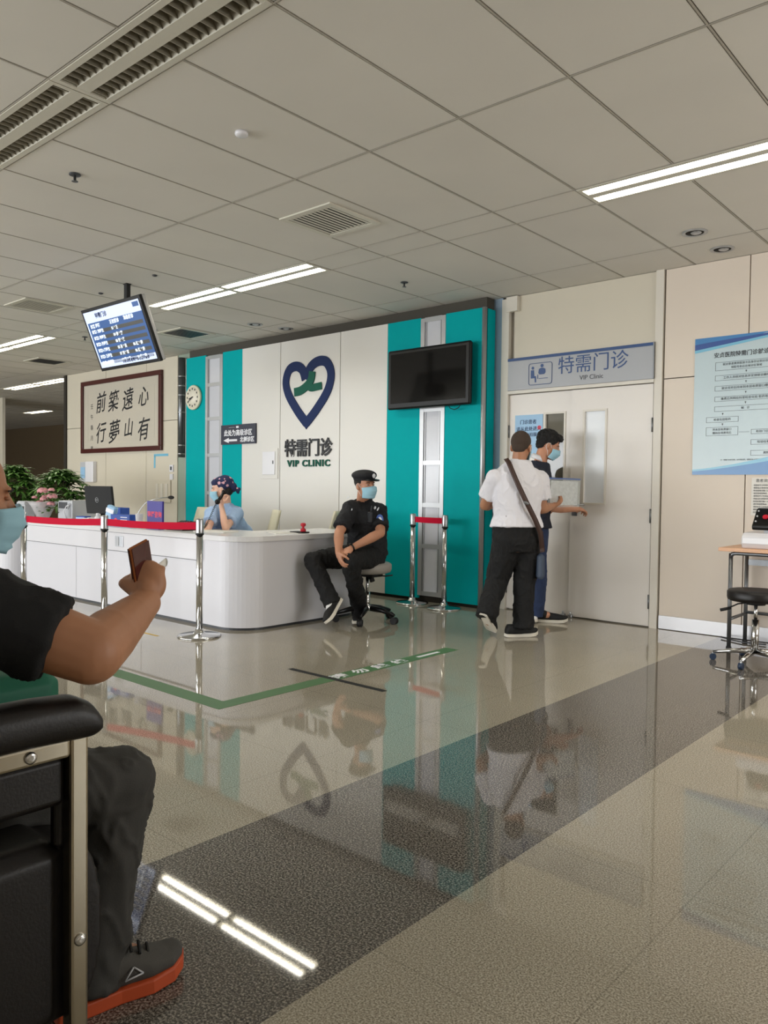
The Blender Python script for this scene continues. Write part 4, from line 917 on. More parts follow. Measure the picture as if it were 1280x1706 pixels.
for k in range(5):
    a = math.radians(196+k*72); e = Vector((sx_+.26*math.cos(a), sy_+.26*math.sin(a), .055)); l_ = MB()
    l_.tube([(sx_, sy_, .085), e.lerp(Vector((sx_, sy_, .085)), .5)+Vector((0, 0, .005)), e], [.02, .016, .011], 10); l_.build('leg', K['chrome'], st)
    MB().cyl((e.x, e.y, .03), (e.x, e.y, .058), .006).build('caster_stem', K['steel'], st)
    q = MB(); q.cyl((e.x-.014*math.sin(a), e.y+.014*math.cos(a), .022), (e.x+.014*math.sin(a), e.y-.014*math.cos(a), .022), .022, 16); q.build('caster', K['casterb'], st)
pc = MB(); pc.tube([(-2.05, 6.40, .012), (-1.95, 6.34, .010), (-1.86, 6.30, .01), (-1.7, 6.33, .01)], .006, 8); tag(pc.build('floor_cable', K['dgrey'], at=(-1.9, 6.33, 0)), 'thin grey cable on the floor under the side table', 'cable')

# ---------------------------------------------------------------- guard's stool chair
gx, gy = -4.56, 4.98
gc = thing('swivel_stool_chair', (gx, gy, 0), 'grey cushioned swivel stool the guard sits on', 'stool')
MB().lathe([(.17, .425), (.20, .435), (.21, .46), (.21, .50), (.19, .515), (.001, .518)], (gx, gy, 0), 36).build('seat', K['greycush'], gc)
MB().box(gx-.09, gy-.07, .395, gx+.12, gy+.07, .425, .005).build('mechanism', K['blackm'], gc)
MB().tube([(gx+.10, gy, .41), (gx+.17, gy+.05, .405), (gx+.22, gy+.08, .415)], .006, 8).build('lever', K['blackm'], gc)
MB().tube([(gx+.06, gy-.02, .395), (gx+.08, gy-.02, .355)], .022, 12).build('tension_knob', K['blackm'], gc)
MB().cyl((gx, gy, .22), (gx, gy, .40), .014).build('piston', K['chrome'], gc); MB().cyl((gx, gy, .10), (gx, gy, .26), .026, 20).build('column', K['chrome'], gc)
for k in range(5):
    a = math.radians(12+k*72); e = Vector((gx+.27*math.cos(a), gy+.27*math.sin(a), .075)); md = Vector((gx, gy, .125)).lerp(e, .55)+Vector((0, 0, .012))
    MB().tube([(gx, gy, .125), md, e], [.03, .022, .014], 12).build('leg', K['black'], gc)
    q = MB(); q.cyl((e.x-.022*math.sin(a), e.y+.022*math.cos(a), .03), (e.x+.022*math.sin(a), e.y-.022*math.cos(a), .03), .03, 18); q.build('caster', K['rubber'], gc)
MB().lathe([(.05, .10), (.05, .14), (.03, .15)], (gx, gy, 0), 24).build('hub', K['chrome'], gc)
# ================================================================ people
def remesh(mb, name, m_, parent, voxel=.006, smooth=4, fold=None, at=None, hole=None, sf=.5):
    me = mb.mesh(name, m_); o = bpy.data.objects.new('tmp', me); COL.objects.link(o)
    r = o.modifiers.new('r', 'REMESH'); r.mode = 'VOXEL'; r.voxel_size = voxel; r.use_smooth_shade = True
    s_ = o.modifiers.new('s', 'SMOOTH'); s_.iterations = smooth; s_.factor = sf
    bpy.context.view_layer.update()
    me2 = bpy.data.meshes.new_from_object(o.evaluated_get(bpy.context.evaluated_depsgraph_get()))
    bpy.data.objects.remove(o); bpy.data.meshes.remove(me)
    me2.name = name
    if not me2.materials: me2.materials.append(m_)
    if fold is not None:
        co = [v.co.copy() for v in me2.vertices]; nr = [v.normal.copy() for v in me2.vertices]
        for v, c_, n_ in zip(me2.vertices, co, nr): v.co = c_+n_*fold(c_)
    off = Vector(at) if at is not None else world(parent)
    me2.transform(Matrix.Translation(-off))
    o = bpy.data.objects.new(name, me2); COL.objects.link(o)
    if parent is not None: o.parent = parent; o.location = off-world(parent)
    else: o.location = off
    for p in me2.polygons: p.use_smooth = True
    return o
def folds(amp=.006, f=(9, 9, 5), seed=0.0, sharp=1.0):
    def g_(c_):
        n_ = noise.noise(Vector((c_.x*f[0]+seed, c_.y*f[1]+seed*2, c_.z*f[2]-seed)))
        n2 = noise.noise(Vector((c_.x*f[0]*2.3+7, c_.y*f[1]*2.3+seed, c_.z*f[2]*2.1)))
        c2 = Vector((c_.x*f[0]*1.6+n2*1.2, c_.y*f[1]*1.6+seed, c_.z*f[2]*1.3+n_*1.5)); n3 = noise.noise(c2)
        r_ = max(0, 1-abs(n_)*3.0)**1.5; r3 = max(0, 1-abs(n3)*4.0)**1.5
        return amp*(r_*.9+r3*.6+n2*.3-.15)
    return g_
class Fr:
    """frame: origin, right, forward, up"""
    def __init__(s, o, fwd, up): s.o = Vector(o); s.f = Vector(fwd).normalized(); u = Vector(up); s.r = s.f.cross(u).normalized(); s.u = s.r.cross(s.f).normalized()
    def p(s, x, y, z): return s.o+s.r*x+s.f*y+s.u*z
    def M(s): return Matrix((s.r, s.f, s.u)).transposed()
def head_prims(mb, F, k=1.0):
    R = F.M(); e = lambda c_, r: mb.ell(F.p(*[a*k for a in c_]), tuple(a*k for a in r), R, 24, 16)
    e((0, -.012, .035), (.074, .094, .086)); e((0, .018, -.02), (.062, .072, .085)); e((0, .03, -.06), (.05, .055, .05)); e((0, .062, -.092), (.024, .022, .02))
    e((0, .073, .028), (.05, .017, .012)); e((.034, .062, -.025), (.02, .02, .022)); e((-.034, .062, -.025), (.02, .02, .022))
    mb.rcone(F.p(0, .086*k, .018*k), F.p(0, .106*k, -.022*k), .008*k, .0125*k); e((.011, .096, -.026), (.009, .009, .008)); e((-.011, .096, -.026), (.009, .009, .008))
    e((0, .088, -.052), (.022, .011, .006)); e((0, .085, -.063), (.019, .011, .007))
    for s_ in (-1, 1): e((s_*.077, -.004, -.008), (.010, .019, .030)); e((s_*.074, .002, -.028), (.008, .012, .012))
def eyes(F, person, k=1.0, closed=False, lid='skin2'):
    for s_ in (-1, 1):
        q = MB(); q.ell(F.p(s_*.031*k, .0765*k, .009*k), (.0115*k, .008*k, .0048*k), F.M(), 12, 8); q.build('eye', K[lid] if closed else K['eyew'], person)
        if not closed: q = MB(); q.ell(F.p(s_*.031*k, .0805*k, .009*k), (.0052*k, .005*k, .0048*k), F.M(), 10, 8); q.build('iris', K['hair'], person)
        q = MB(); q.tube([F.p(s_*.016*k, .089*k, .024*k), F.p(s_*.032*k, .087*k, .029*k), F.p(s_*.050*k, .072*k, .024*k)], [.0028*k, .0032*k, .0018*k], 6); q.build('eyebrow', K['hair'], person)
def mask_on(F, person, k=1.0, m_='mask'):
    q = MB(); nu, nv = 19, 14; vs = []
    for j in range(nv+1):
        v_ = j/nv; z = -.004-.104*v_
        prot = .098+.022*math.sin(math.pi*min(1, v_*1.15+.12))*(1 if v_ < .75 else 1-(v_-.75)*1.6)-.012*(v_ > .9)
        pleat = .0022*math.sin(v_*math.pi*7)
        for i in range(nu):
            t_ = -1+2*i/(nu-1); a = t_*1.22
            hw = .079-.012*v_; x = hw*math.sin(a)*1.0; y = -.012+(prot+pleat+.008)*math.cos(a)**.85*1.0+.012
            zz = z*(1-.18*abs(t_)**2)-.012*abs(t_)**2+(.006*(1-abs(t_)*2.5) if v_ < .05 and abs(t_) < .4 else 0)
            vs.append(F.p(x*k, y*k, zz*k))
    n0 = len(vs); cen = F.p(0, -.02*k, -.04*k); vs += [v-(v-cen).normalized()*.0035 for v in vs]; fs = []
    for j in range(nv):
        for i in range(nu-1):
            a = j*nu+i; fs += [(a, a+1, a+nu+1, a+nu), (n0+a, n0+a+nu, n0+a+nu+1, n0+a+1)]
    for i in range(nu-1): fs += [(i, n0+i, n0+i+1, i+1), (nv*nu+i, nv*nu+i+1, n0+nv*nu+i+1, n0+nv*nu+i)]
    for j in range(nv): fs += [(j*nu, (j+1)*nu, n0+(j+1)*nu, n0+j*nu), (j*nu+nu-1, n0+j*nu+nu-1, n0+(j+1)*nu+nu-1, (j+1)*nu+nu-1)]
    q.add(vs, fs, True); o = q.build('face_mask', K[m_], person)
    q = MB()
    for s_ in (-1, 1): q.tube([F.p(s_*.073*k, .032*k, -.012*k), F.p(s_*.083*k, .008*k, .020*k), F.p(s_*.086*k, -.014*k, .012*k), F.p(s_*.084*k, -.018*k, -.02*k), F.p(s_*.076*k, .012*k, -.05*k), F.p(s_*.066*k, .03*k, -.085*k)], .0016, 6)
    q.build('ear_loop', K['maskw'], person)
    return o
def hand_prims(mb, wrist, d, n, side, curl=.5, k=1.0, spread=.12, thumb=.6, curls=None):
    """wrist, finger direction d, palm normal n (out of the palm), side=+1 thumb towards d x n, -1 the other way"""
    d = Vector(d).normalized(); n = Vector(n); n = (n-d*n.dot(d)).normalized(); t_ = d.cross(n)*side; W_ = Vector(wrist)
    R = Matrix((t_, d, n)).transposed()
    mb.ell(W_+d*.048*k+n*-.002*k, (.041*k, .052*k, .016*k), R, 18, 12); mb.rcone(W_-d*.01*k, W_+d*.03*k, .024*k, .026*k)
    for i, (off, L_, r) in enumerate(((.030, .074, .0088), (.010, .083, .0092), (-.011, .077, .0088), (-.030, .060, .0078))):
        c_ = (curls[i] if curls else curl); b = W_+d*(.086-abs(off)*.25)*k+t_*off*k; sp = t_*off*spread/.03
        p = [W_+d*.05*k+t_*off*k*.9, b]; a = c_*.7
        for seg, fr in ((.46, 1), (.30, 1.15), (.24, .9)):
            dd = (d*math.cos(a)+n*math.sin(a)+sp*.6).normalized(); p.append(p[-1]+dd*L_*seg*k); a += c_*1.25*fr
        mb.chain(p, [.011*k, r*1.08*k, r*k, r*.92*k, r*.8*k])
    b = W_+d*.022*k+t_*.026*k; a1 = (t_*.75+d*.62+n*.35).normalized(); a2 = (t_*(.55-thumb*.6)+d*.72+n*(.25+thumb*.6)).normalized(); a3 = (t_*(.3-thumb*.7)+d*.8+n*(.3+thumb*.5)).normalized()
    p1 = b+a1*.036*k; p2 = p1+a2*.032*k; p3 = p2+a3*.026*k
    mb.chain([b, p1, p2, p3], [.015*k, .0125*k, .0105*k, .009*k])
def torso_rings(J, infl=0, widths=None, z0=-.10, top=1.0):
    """loft from crotch to neck base"""
    pel, che, nk = Vector(J['pelvis']), Vector(J['chest']), Vector(J['neck'])
    rh = (Vector(J['hipR'])-Vector(J['hipL'])).normalized(); rs = (Vector(J['shR'])-Vector(J['shL'])).normalized(); B = J.get('build', 1.0)
    mid = pel.lerp(che, .5)+J.get('belly', Vector((0, 0, 0)))
    stops = [(pel+(pel-che).normalized()*.09, .135, .095, 0), (pel, .165, .115, 0), (pel.lerp(mid, .55), .155, .115, .3), (mid, .148, .112, .5), (mid.lerp(che, .55), .160, .115, .75), (che, .172, .118, 1), (che.lerp(nk, .45), .168, .105, 1), (che.lerp(nk, .72), .13, .08, 1), (che.lerp(nk, .9), .085, .064, 1), (nk+(nk-che).normalized()*.01, .062, .058, 1)]
    rings = []
    for i, (c_, w_, dd, t_) in enumerate(stops):
        r = rh.lerp(rs, t_).normalized(); up = (stops[min(i+1, len(stops)-1)][0]-stops[max(i-1, 0)][0]).normalized(); f = up.cross(r).normalized(); r = f.cross(up).normalized()
        rings.append((c_, r*(w_*B+infl), f*(dd*B+infl)))
    return rings
def arm(mb, sh, el, wr, k=1.0, infl=0, fr=1.0, cut=None):
    sh, el, wr = Vector(sh), Vector(el), Vector(wr)
    if cut is None:
        m1 = sh.lerp(el, .45); m2 = el.lerp(wr, .3); m3 = el.lerp(wr, .72)
        mb.chain([sh, m1, el, m2, m3, wr], [.054*k, .050*k, .040*k, .043*k, .032*k, .026*k])
    else:
        e_ = sh.lerp(el, cut); mb.chain([sh, sh.lerp(el, cut*.5)], [.054*k+infl, .052*k+infl]); mb.tube([sh.lerp(el, cut*.35), sh.lerp(el, cut*.7), e_], [.052*k+infl, .052*k+infl*1.15, .050*k+infl*1.45], 20)
def leg(mb, hip, kn, an, k=1.0, infl=0, trouser=False):
    hip, kn, an = Vector(hip), Vector(kn), Vector(an)
    if not trouser: mb.chain([hip, hip.lerp(kn, .5), kn, kn.lerp(an, .3), kn.lerp(an, .75), an], [.082*k, .068*k, .052*k, .054*k, .037*k, .035*k])
    else:
        mb.chain([hip, hip.lerp(kn, .5), kn], [.092*k+infl, .080*k+infl, .064*k+infl]); mb.chain([kn, kn.lerp(an, .45)], [.064*k+infl, .060*k+infl*1.1])
        an = an+(an-kn).normalized()*.035; mb.tube([kn.lerp(an, .3), kn.lerp(an, .6), kn.lerp(an, .85), an], [.060*k+infl, .057*k+infl*1.2, .056*k+infl*1.3, .056*k+infl*1.5], 20)
def shoe(person, heel, toe, up=(0, 0, 1), m_='shoeb', sm='solew', sole_h=.025, k=1.0, top=.095, laces=False, voxel=.005):
    heel, toe = Vector(heel), Vector(toe); d = (toe-heel); L_ = d.length; F = Fr(heel, d, up); U = F.u
    outline_ = [(0, .0, .028), (.06, -.002, .036), (.25, .0, .036), (.45, .002, .036), (.68, .004, .046), (.86, .004, .042), (.96, .002, .028), (1.0, 0, .012)]
    rings = []
    hts = [.055, top, top*1.0, top*.80, .060, .045, .034, .020]
    for (t_, s_, w_), h_ in zip(outline_, hts):
        h2 = (h_)/2; rings.append((F.p(s_*k, t_*L_, sole_h*.7+h2+.020*max(0, (t_-.75)/.25)**2), F.r*w_*k*.95, F.u*h2))
    q = MB(); q.loft(rings, 24, .85); o = remesh(q, 'shoe', K[m_], person, voxel, 4)
    q = MB(); n = 24; pts = []
    for t_, s_, w_ in outline_: pts.append((s_-w_, t_))
    pts2 = [(s_+w_, t_) for t_, s_, w_ in reversed(outline_)]; poly = pts+pts2
    lift = lambda t_: .020*max(0, (t_-.75)/.25)**2+.004*max(0, (.08-t_)/.08)
    q.prism([(a*k, b) for a, b in poly], lambda a, b: F.p(a*1.04, b*L_*1.02-.004, lift(b)), lambda a, b: F.p(a, b*L_*1.01-.002, sole_h+lift(b)))
    s_ = q.build('sole', K[sm], person, .004); mw = world(o); s_.parent = o; s_.location = world(person)-mw
    if laces:
        for i in range(4):
            y = .50+.07*i; z = sole_h+top*(.93-.13*i)
            q = MB(); q.tube([F.p(-.026, y*L_+.012, z-.012), F.p(0, y*L_, z+.004), F.p(.026, y*L_-.008, z-.012)], .0035, 6); l_ = q.build('lace', K['blackm'], person); l_.parent = o; l_.location = world(person)-mw
    return o
def person_body(J, label, m_, hands, head, voxel=.0065, k=1.0, hk=1.0):
    q = MB(); q.loft(torso_rings(J), 28, .92)
    for s_ in 'RL':
        arm(q, J['sh'+s_], J['el'+s_], J['wr'+s_], J.get('ak', 1.0)); leg(q, J['hip'+s_], J['kn'+s_], J['an'+s_])
        q.rcone(J['chest'], J['sh'+s_], .075, .056)
        a = Vector(J['an'+s_]); q.rcone(a, a+(Vector(J['toe'+s_])-a)*.5, .034, .03)
    F = head; nb = Vector(J['neck']); q.chain([nb-(F.p(0, -.02, -.05)-nb)*.25, F.p(0, -.022*hk, -.055*hk)], [.060, .052]); head_prims(q, F, hk)
    for h_ in hands: hand_prims(q, **h_)
    c_ = Vector(J['pelvis']); at = Vector((c_.x, c_.y, J.get('floor', 0)))
    o = remesh(q, 'person', m_, None, voxel, 3, at=at)
    tag(o, label, 'person'); return o
def shirt(J, person, m_, infl, sleeve, fold, voxel=.007, hem=0, name='shirt', extra=None, smooth=5, shk=1.0):
    q = MB(); R_ = torso_rings(J, infl)
    if hem is not None: R_ = R_[1:] if hem else R_
    if 'hem' in J: R_ = [(J['hem'], R_[1][1]*1.07, R_[1][2]*1.10)]+R_[3:]
    R_ = R_[:-1]+[(R_[-1][0], R_[-1][1]*.95, R_[-1][2]*.95)]
    q.loft(R_, 32, .92)
    for s_ in 'RL':
        sh = Vector(J['sh'+s_]); q.rcone(J['chest'], sh, .078+infl, .056*shk+infl*.8); q.rcone(Vector(J['chest']).lerp(Vector(J['neck']), .75), sh, .055+infl*.5, .052+infl*.6)
        arm(q, sh, J['el'+s_], J['wr'+s_], J.get('ak', 1.0), infl, cut=sleeve)
    if extra: extra(q)
    return remesh(q, name, m_, person, voxel, smooth, fold)
def trousers(J, person, m_, infl, fold, voxel=.007, name='trousers', ex=None, k=1.0):
    q = MB(); R_ = torso_rings(J, infl)[:4]; q.loft(R_, 30, .92)
    for s_ in 'RL':
        leg(q, J['hip'+s_], J['kn'+s_], J['an'+s_], k, infl, True); q.rcone(J['pelvis'], J['hip'+s_], .10+infl, .088+infl)
    if ex: ex(q)
    return remesh(q, name, m_, person, voxel, 5, fold)
V = Vector

def socks(J, person, m_, f_=.36):
    for s_ in 'RL':
        a = J['an'+s_]; t_ = J['toe'+s_]; q = MB(); q.rcone(a+(J['kn'+s_]-a).normalized()*.07, a, .043, .041); q.rcone(a, a+(t_-a)*f_, .041, .036); remesh(q, 'sock', K[m_], person, .006, 2)
# ---- 1. seated guard ---------------------------------------------------------
DG = 6.80
J = dict(pelvis=V((gx, gy, .60)), build=1.02)
J['chest'] = P(611, 868, 6.74); J['neck'] = P(605, 838, 6.74)
J['shR'] = P(585, 847, 6.62); J['shL'] = P(632, 851, 6.82)
J['elR'] = P(565, 888, 6.45); J['wrR'] = P(564, 921, 6.32)
J['elL'] = P(634, 888, 6.56); J['wrL'] = P(586, 913, 6.36)
J['hipR'] = J['pelvis']+V((-.10, -.06, -.03)); J['hipL'] = J['pelvis']+V((.09, -.04, -.03))
J['knR'] = P(522, 934, 6.52); J['knL'] = P(584, 935, 6.33)
J['anR'] = P(551, 1000, 6.42); J['anL'] = V((-4.635, 4.965, .11))
J['toeR'] = P(549, 1036, 6.30); J['toeL'] = V((-4.53, 4.835, .045))
HF = Fr(P(608.5, 809, 6.64), (.93, -.16, -.03), (.0, -.05, 1))
hf = V((-.25, -.75, -.6))
g = person_body(J, 'seated security guard in black uniform and cap, hands clasped on his knee', K['skin'],
    [dict(wrist=J['wrR'], d=P(573, 950, 6.27)-J['wrR'], n=V((.5, .5, -.3)), side=1, curl=.5, spread=.03), dict(wrist=J['wrL'], spread=.04, d=P(562, 934, 6.25)-J['wrL'], n=V((-.2, .5, -.7)), side=-1, curl=.45)], HF)
F_ = folds(.008, (11, 11, 8), 1.0)
shirt(J, g, K['uniform'], .016, .80, F_, hem=0, name='uniform_shirt')
trousers(J, g, K['blacktr'], .008, folds(.009, (10, 10, 6), 3.0))
# collar
q = MB(); nk = J['neck']; c0 = nk+V((0, 0, .012))
q.tube([c0+V((.072*math.cos(a), .068*math.sin(a), .012+.014*math.sin(a))) for a in [math.radians(-40+k*25) for k in range(12)]], .013, 10); q.build('collar', K['uniform'], g)
eyes(HF, g); mask_on(HF, g)
q = MB(); q.ell(HF.p(0, -.02, .038), (.079, .092, .078), HF.M(), 24, 16)
hair = remesh(q, 'hair', K['hair'], g, .005, 2)
# cap: soft crown, band and visor
q = MB(); q.ell(HF.p(0, -.012, .088), (.104, .118, .048), HF.M(), 28, 16); q.loft([(HF.p(0, -.012, .045), HF.r*.085, HF.f*.101), (HF.p(0, -.012, .085), HF.r*.088, HF.f*.104)], 28)
cp_ = remesh(q, 'cap', K['uniform'], g, .005, 4)
q = MB(); q.loft([(HF.p(0, .085, .048), HF.r*.070, HF.f*.075+HF.u*-.008), (HF.p(0, .087, .055), HF.r*.070, HF.f*.073+HF.u*-.008)], 24); q.build('visor', K['black'], g)
q = MB(); q.ell(HF.p(-.012, .108, .085), (.017, .004, .020), HF.M(), 12, 8); q.build('cap_badge', K['badge'], g)
fwd = V((-.45, -.85, .1)).normalized()
def patch(c, n, up, w2, h2, m_, nm, par, off=0):
    F = Fr(c, n, up); q = MB(); q.ell(F.p(0, off, 0), (w2, .003, h2), F.M(), 14, 8); return q.build(nm, K[m_], par)
patch(P(580, 829, 6.56), (-.3, -.6, .8), (0, 0, 1), .022, .014, 'badge', 'shoulder_badge', g)
patch(P(625, 846, 6.62), (-.1, -1, .3), (0, 0, 1), .014, .014, 'badge', 'chest_badge', g); patch(P(630, 848, 6.62), (.1, -1, .3), (.4, 0, 1), .008, .018, 'badge', 'chest_badge', g)
patch(P(585.5, 849, 6.54), (-.5, -.9, .3), (0, 0, 1), .027, .011, 'badge', 'name_badge', g)
ap = patch(P(633, 866, 6.60), (.15, -1, 0), (0, 0, 1), .038, .048, 'patchb', 'arm_patch', g); patch(P(633, 867, 6.596), (.15, -1, 0), (0, 0, 1), .022, .030, 'badge', 'patch_emblem', g)
F = Fr(P(616, 862, 6.60), (-.1, -1, .1), (0, 0, 1)); q = MB(); q.box(-.02, -.015, -.045, .02, .015, .045, .005, Matrix.Translation(F.o) @ F.M().to_4x4()); q.tube([F.p(-.01, 0, .045), F.p(-.012, 0, .10)], .005, 8)
q.build('radio', K['dgrey'], g)
F = Fr(J['wrL'], J['wrL']-J['elL'], (0, 0, 1)); q = MB(); q.tube([F.p(.031*math.cos(a), 0, .031*math.sin(a)) for a in [k*.45 for k in range(14)]], .007, 8, closed=True); q.ell(F.p(0, 0, .034), (.018, .018, .006), F.M()); q.build('wristwatch', K['black'], g)
patch(P(634, 925, 6.74), (.4, -.9, 0), (.2, 0, 1), .008, .035, 'orange', 'key_tag', g)
shoe(g, P(569, 1001, 6.47), P(548, 1041, 6.27), cU*.5-cR*.75-cW*.3, top=.07); shoe(g, V((-4.66, 4.97, .035)), V((-4.465, 4.765, .0)), (0, 0, 1), top=.095)
socks(J, g, 'sock')

# ---- 2. man in the white T-shirt, seen from behind -----------------------------
D2 = 6.12
J = dict(build=1.10, pelvis=P(861, 900, D2), chest=P(862, 820, D2-.0), neck=P(865, 770, D2+.02), hem=P(861, 878, D2))
J['shL'] = P(826, 797, D2-.05); J['shR'] = P(900, 800, D2+.08)
J['elL'] = P(808, 842, D2+.08); J['wrL'] = P(822, 842, D2+.32)
J['elR'] = P(903, 848, D2+.10); J['wrR'] = P(921, 843, D2+.24)
J['hipL'] = P(845, 905, D2-.02); J['hipR'] = P(878, 905, D2+.04)
J['knL'] = P(829, 966, D2+.05); J['knR'] = P(874, 968, D2+.05); J['anL'] = P(812, 1022, D2-.10); J['anR'] = P(872, 1039, D2+.02)
J['toeL'] = P(817, 1050, D2+.1); J['toeR'] = P(893, 1055, D2+.1)
HF = Fr(P(868, 741, D2+.05), (-.42, .90, -.15), (0, .12, 1)); HF = Fr(P(868.5, 745, D2+.03), (-.25, .95, -.2), (0, .15, 1))
m2 = person_body(J, 'man in white T-shirt and black trousers seen from behind', K['skin3'],
    [dict(wrist=J['wrR'], d=P(934, 838, D2+.33)-J['wrR'], n=V((-.3, -.1, .9)), side=1, curl=.55, thumb=.7), dict(wrist=J['wrL'], d=V((.3, .9, .1)), n=V((.8, -.3, 0)), side=-1, curl=.5)], HF)
shirt(J, m2, K['tee'], .021, .66, folds(.008, (7, 7, 5), 5.0), hem=None, name='t_shirt')
trousers(J, m2, K['blacktr'], .014, k=1.08, fold=folds(.010, (9, 9, 5), 6.0))
q = MB(); q.ell(HF.p(0, -.020, .040), (.0785, .093, .086), HF.M(), 24, 16); q.ell(HF.p(0, -.055, -.012), (.058, .046, .05), HF.M()); remesh(q, 'cropped_hair', K['buzz'], m2, .005, 2)
mask_on(HF, m2); eyes(HF, m2)
q = MB(); c0 = J['neck']; q.tube([c0+V((.066*math.cos(a), .062*math.sin(a), .012)) for a in [k*.4 for k in range(16)]], .006, 8, closed=True); q.build('neckband', K['tee'], m2)
shoe(m2, J['anL']+V((.01, -.07, -.005)), V((J['toeL'].x, J['toeL'].y+.02, .005)), (0, .75, .6), top=.085); shoe(m2, V((-3.30, 5.22, 0)), V((-3.16, 5.46, 0)), top=.085)
socks(J, m2, 'blackm', .2)
# bag and strap
bg = None
q = MB(); pts = [P(843, 764, D2-.03), P(848, 771, D2-.12), P(860, 800, D2-.185), P(876, 834, D2-.195), P(892, 866, D2-.155), P(901, 888, D2-.125), P(904, 920, D2-.07)]
pp_ = []
for i in range(len(pts)-1):
    for k in range(4): pp_.append(pts[i].lerp(pts[i+1], k/4))
pp_.append(pts[-1]); vs = []; fs = []
for i, p in enumerate(pp_):
    d = (pp_[min(i+1, len(pp_)-1)]-pp_[max(0, i-1)]).normalized(); s_ = d.cross(cW).normalized()*.019
    vs += [p-s_, p+s_, p+s_-cW*.004, p-s_-cW*.004]
for i in range(len(pp_)-1):
    for k in range(4): fs.append((4*i+k, 4*i+(k+1) % 4, 4*i+4+(k+1) % 4, 4*i+4+k))
fs += [(0, 1, 2, 3), tuple(4*len(pp_)-4+k for k in (3, 2, 1, 0))]
bag_ = thing('shoulder_bag', P(901, 960, D2), 'dark shoulder bag with brown strap across the white T-shirt', 'bag')
q.add(vs, fs, True); q.build('strap', K['strap'], bag_)
F = Fr(P(898.5, 943, D2+.0), cW, (0, 0, 1)); q = MB(); q.box(-.028, -.10, -.10, .028, .10, .10, .02, Matrix.Translation(F.o) @ F.M().to_4x4()); remesh(q, 'pouch', mat('slate_fabric', (62, 74, 92), .6), bag_, .006, 3)
MB().ell(P(877, 838, D2-.20), (.024, .008, .012), Fr((0, 0, 0), cW, (.6, 0, 1)).M()).build('buckle', K['dsteel'], bag_)
# clear document folder held in the right hand
FD = D2+.30
c4 = [P(913, 845, FD), P(965, 845, FD+.10), P(967, 799, FD+.12), P(915, 797, FD)]
def slab(c4, th, nm, m_, par, n_=None):
    nn = (c4[1]-c4[0]).cross(c4[3]-c4[0]).normalized()*th/2; q = MB(); q.add([c-nn for c in c4]+[c+nn for c in c4], [(3, 2, 1, 0), (4, 5, 6, 7), (0, 1, 5, 4), (1, 2, 6, 5), (2, 3, 7, 6), (3, 0, 4, 7)]); return q.build(nm, m_, par)
fo = thing('document_folder', c4[0].lerp(c4[2], .5), 'clear plastic zip folder of papers held by the white-shirted man', 'folder')
slab(c4, .016, 'plastic_sleeve', K['vinyl'], fo)
cc = sum(c4, V())/4; slab([cc+(c-cc)*.86 for c in c4], .006, 'papers', K['papers'], fo)
q = MB(); q.tube([c4[3], c4[2]], .007, 8); q.build('zip_edge', K['patchb'], fo)

# ---- 3. man in the dark vest at the door ----------------------------------------
D3 = 6.88
J = dict(build=.98, pelvis=P(889, 908, D3), chest=P(891, 818, D3+.0), neck=P(900, 772, D3), hem=P(890, 879, D3))
J['shL'] = P(888, 790, D3+.20); J['shR'] = P(897, 795, D3-.18)
J['elR'] = P(924, 846, D3-.14); J['wrR'] = P(960, 848, D3-.08); J['elL'] = P(914, 850, D3+.12); J['wrL'] = P(928, 832, D3+.02)
J['hipL'] = P(886, 915, D3+.10); J['hipR'] = P(890, 915, D3-.08); J['knL'] = P(878, 970, D3+.10); J['knR'] = P(897, 972, D3-.06); J['anL'] = P(868, 1022, D3+.10); J['anR'] = P(893, 1020, D3-.04)
J['toeL'] = P(892, 1030, D3); J['toeR'] = V((-3.34, 6.13, .045))
HF = Fr(P(914, 742, D3), (.80, .50, -.42), (.25, .15, 1))
m3 = person_body(J, 'black-haired man in dark vest and jeans reaching for the door handle', K['skin'],
    [dict(wrist=J['wrR'], d=P(976, 850, D3-.02)-J['wrR'], n=V((0, .6, -.6)), side=1, curl=.55, thumb=.5), dict(wrist=J['wrL'], d=V((.7, .1, .2)), n=V((0, .8, 0)), side=-1, curl=.5)], HF)
shirt(J, m3, K['white'], .010, .45, None, hem=None, name='white_shirt', voxel=.008)
shirt(J, m3, K['vest'], .026, .70, folds(.006, (10, 10, 6), 8.0), hem=None, name='vest')
trousers(J, m3, K['jeans'], .010, folds(.006, (9, 9, 5), 9.0), name='jeans')
q = MB(); c0 = HF.p(0, -.030, -.125); q.loft([(c0-HF.u*.03, HF.r*.085, HF.f*.080), (c0+HF.u*.012, HF.r*.061, HF.f*.061)], 24); q.build('shirt_collar', K['white'], m3)
q = MB(); q.ell(HF.p(0, -.025, .050), (.088, .104, .088), HF.M(), 24, 16); q.ell(HF.p(0, .045, .092), (.065, .055, .034), HF.M()); q.ell(HF.p(0, -.06, -.01), (.06, .05, .055), HF.M())
remesh(q, 'hair', K['hair'], m3, .005, 1, lambda c_: .008*noise.noise(c_*45)+.006*noise.noise(c_*110))
mask_on(HF, m3); eyes(HF, m3)
shoe(m3, V((-3.50, 6.04, 0)), V((-3.27, 6.17, 0)), top=.085); shoe(m3, P(864, 1038, D3+.05)*1+V((0, 0, .0)), P(888, 1040, D3+.05), top=.07) if False else shoe(m3, V((-3.66, 6.02, 0)), V((-3.44, 5.92, 0)), top=.085, m_='sock')

socks(J, m3, 'blackm')
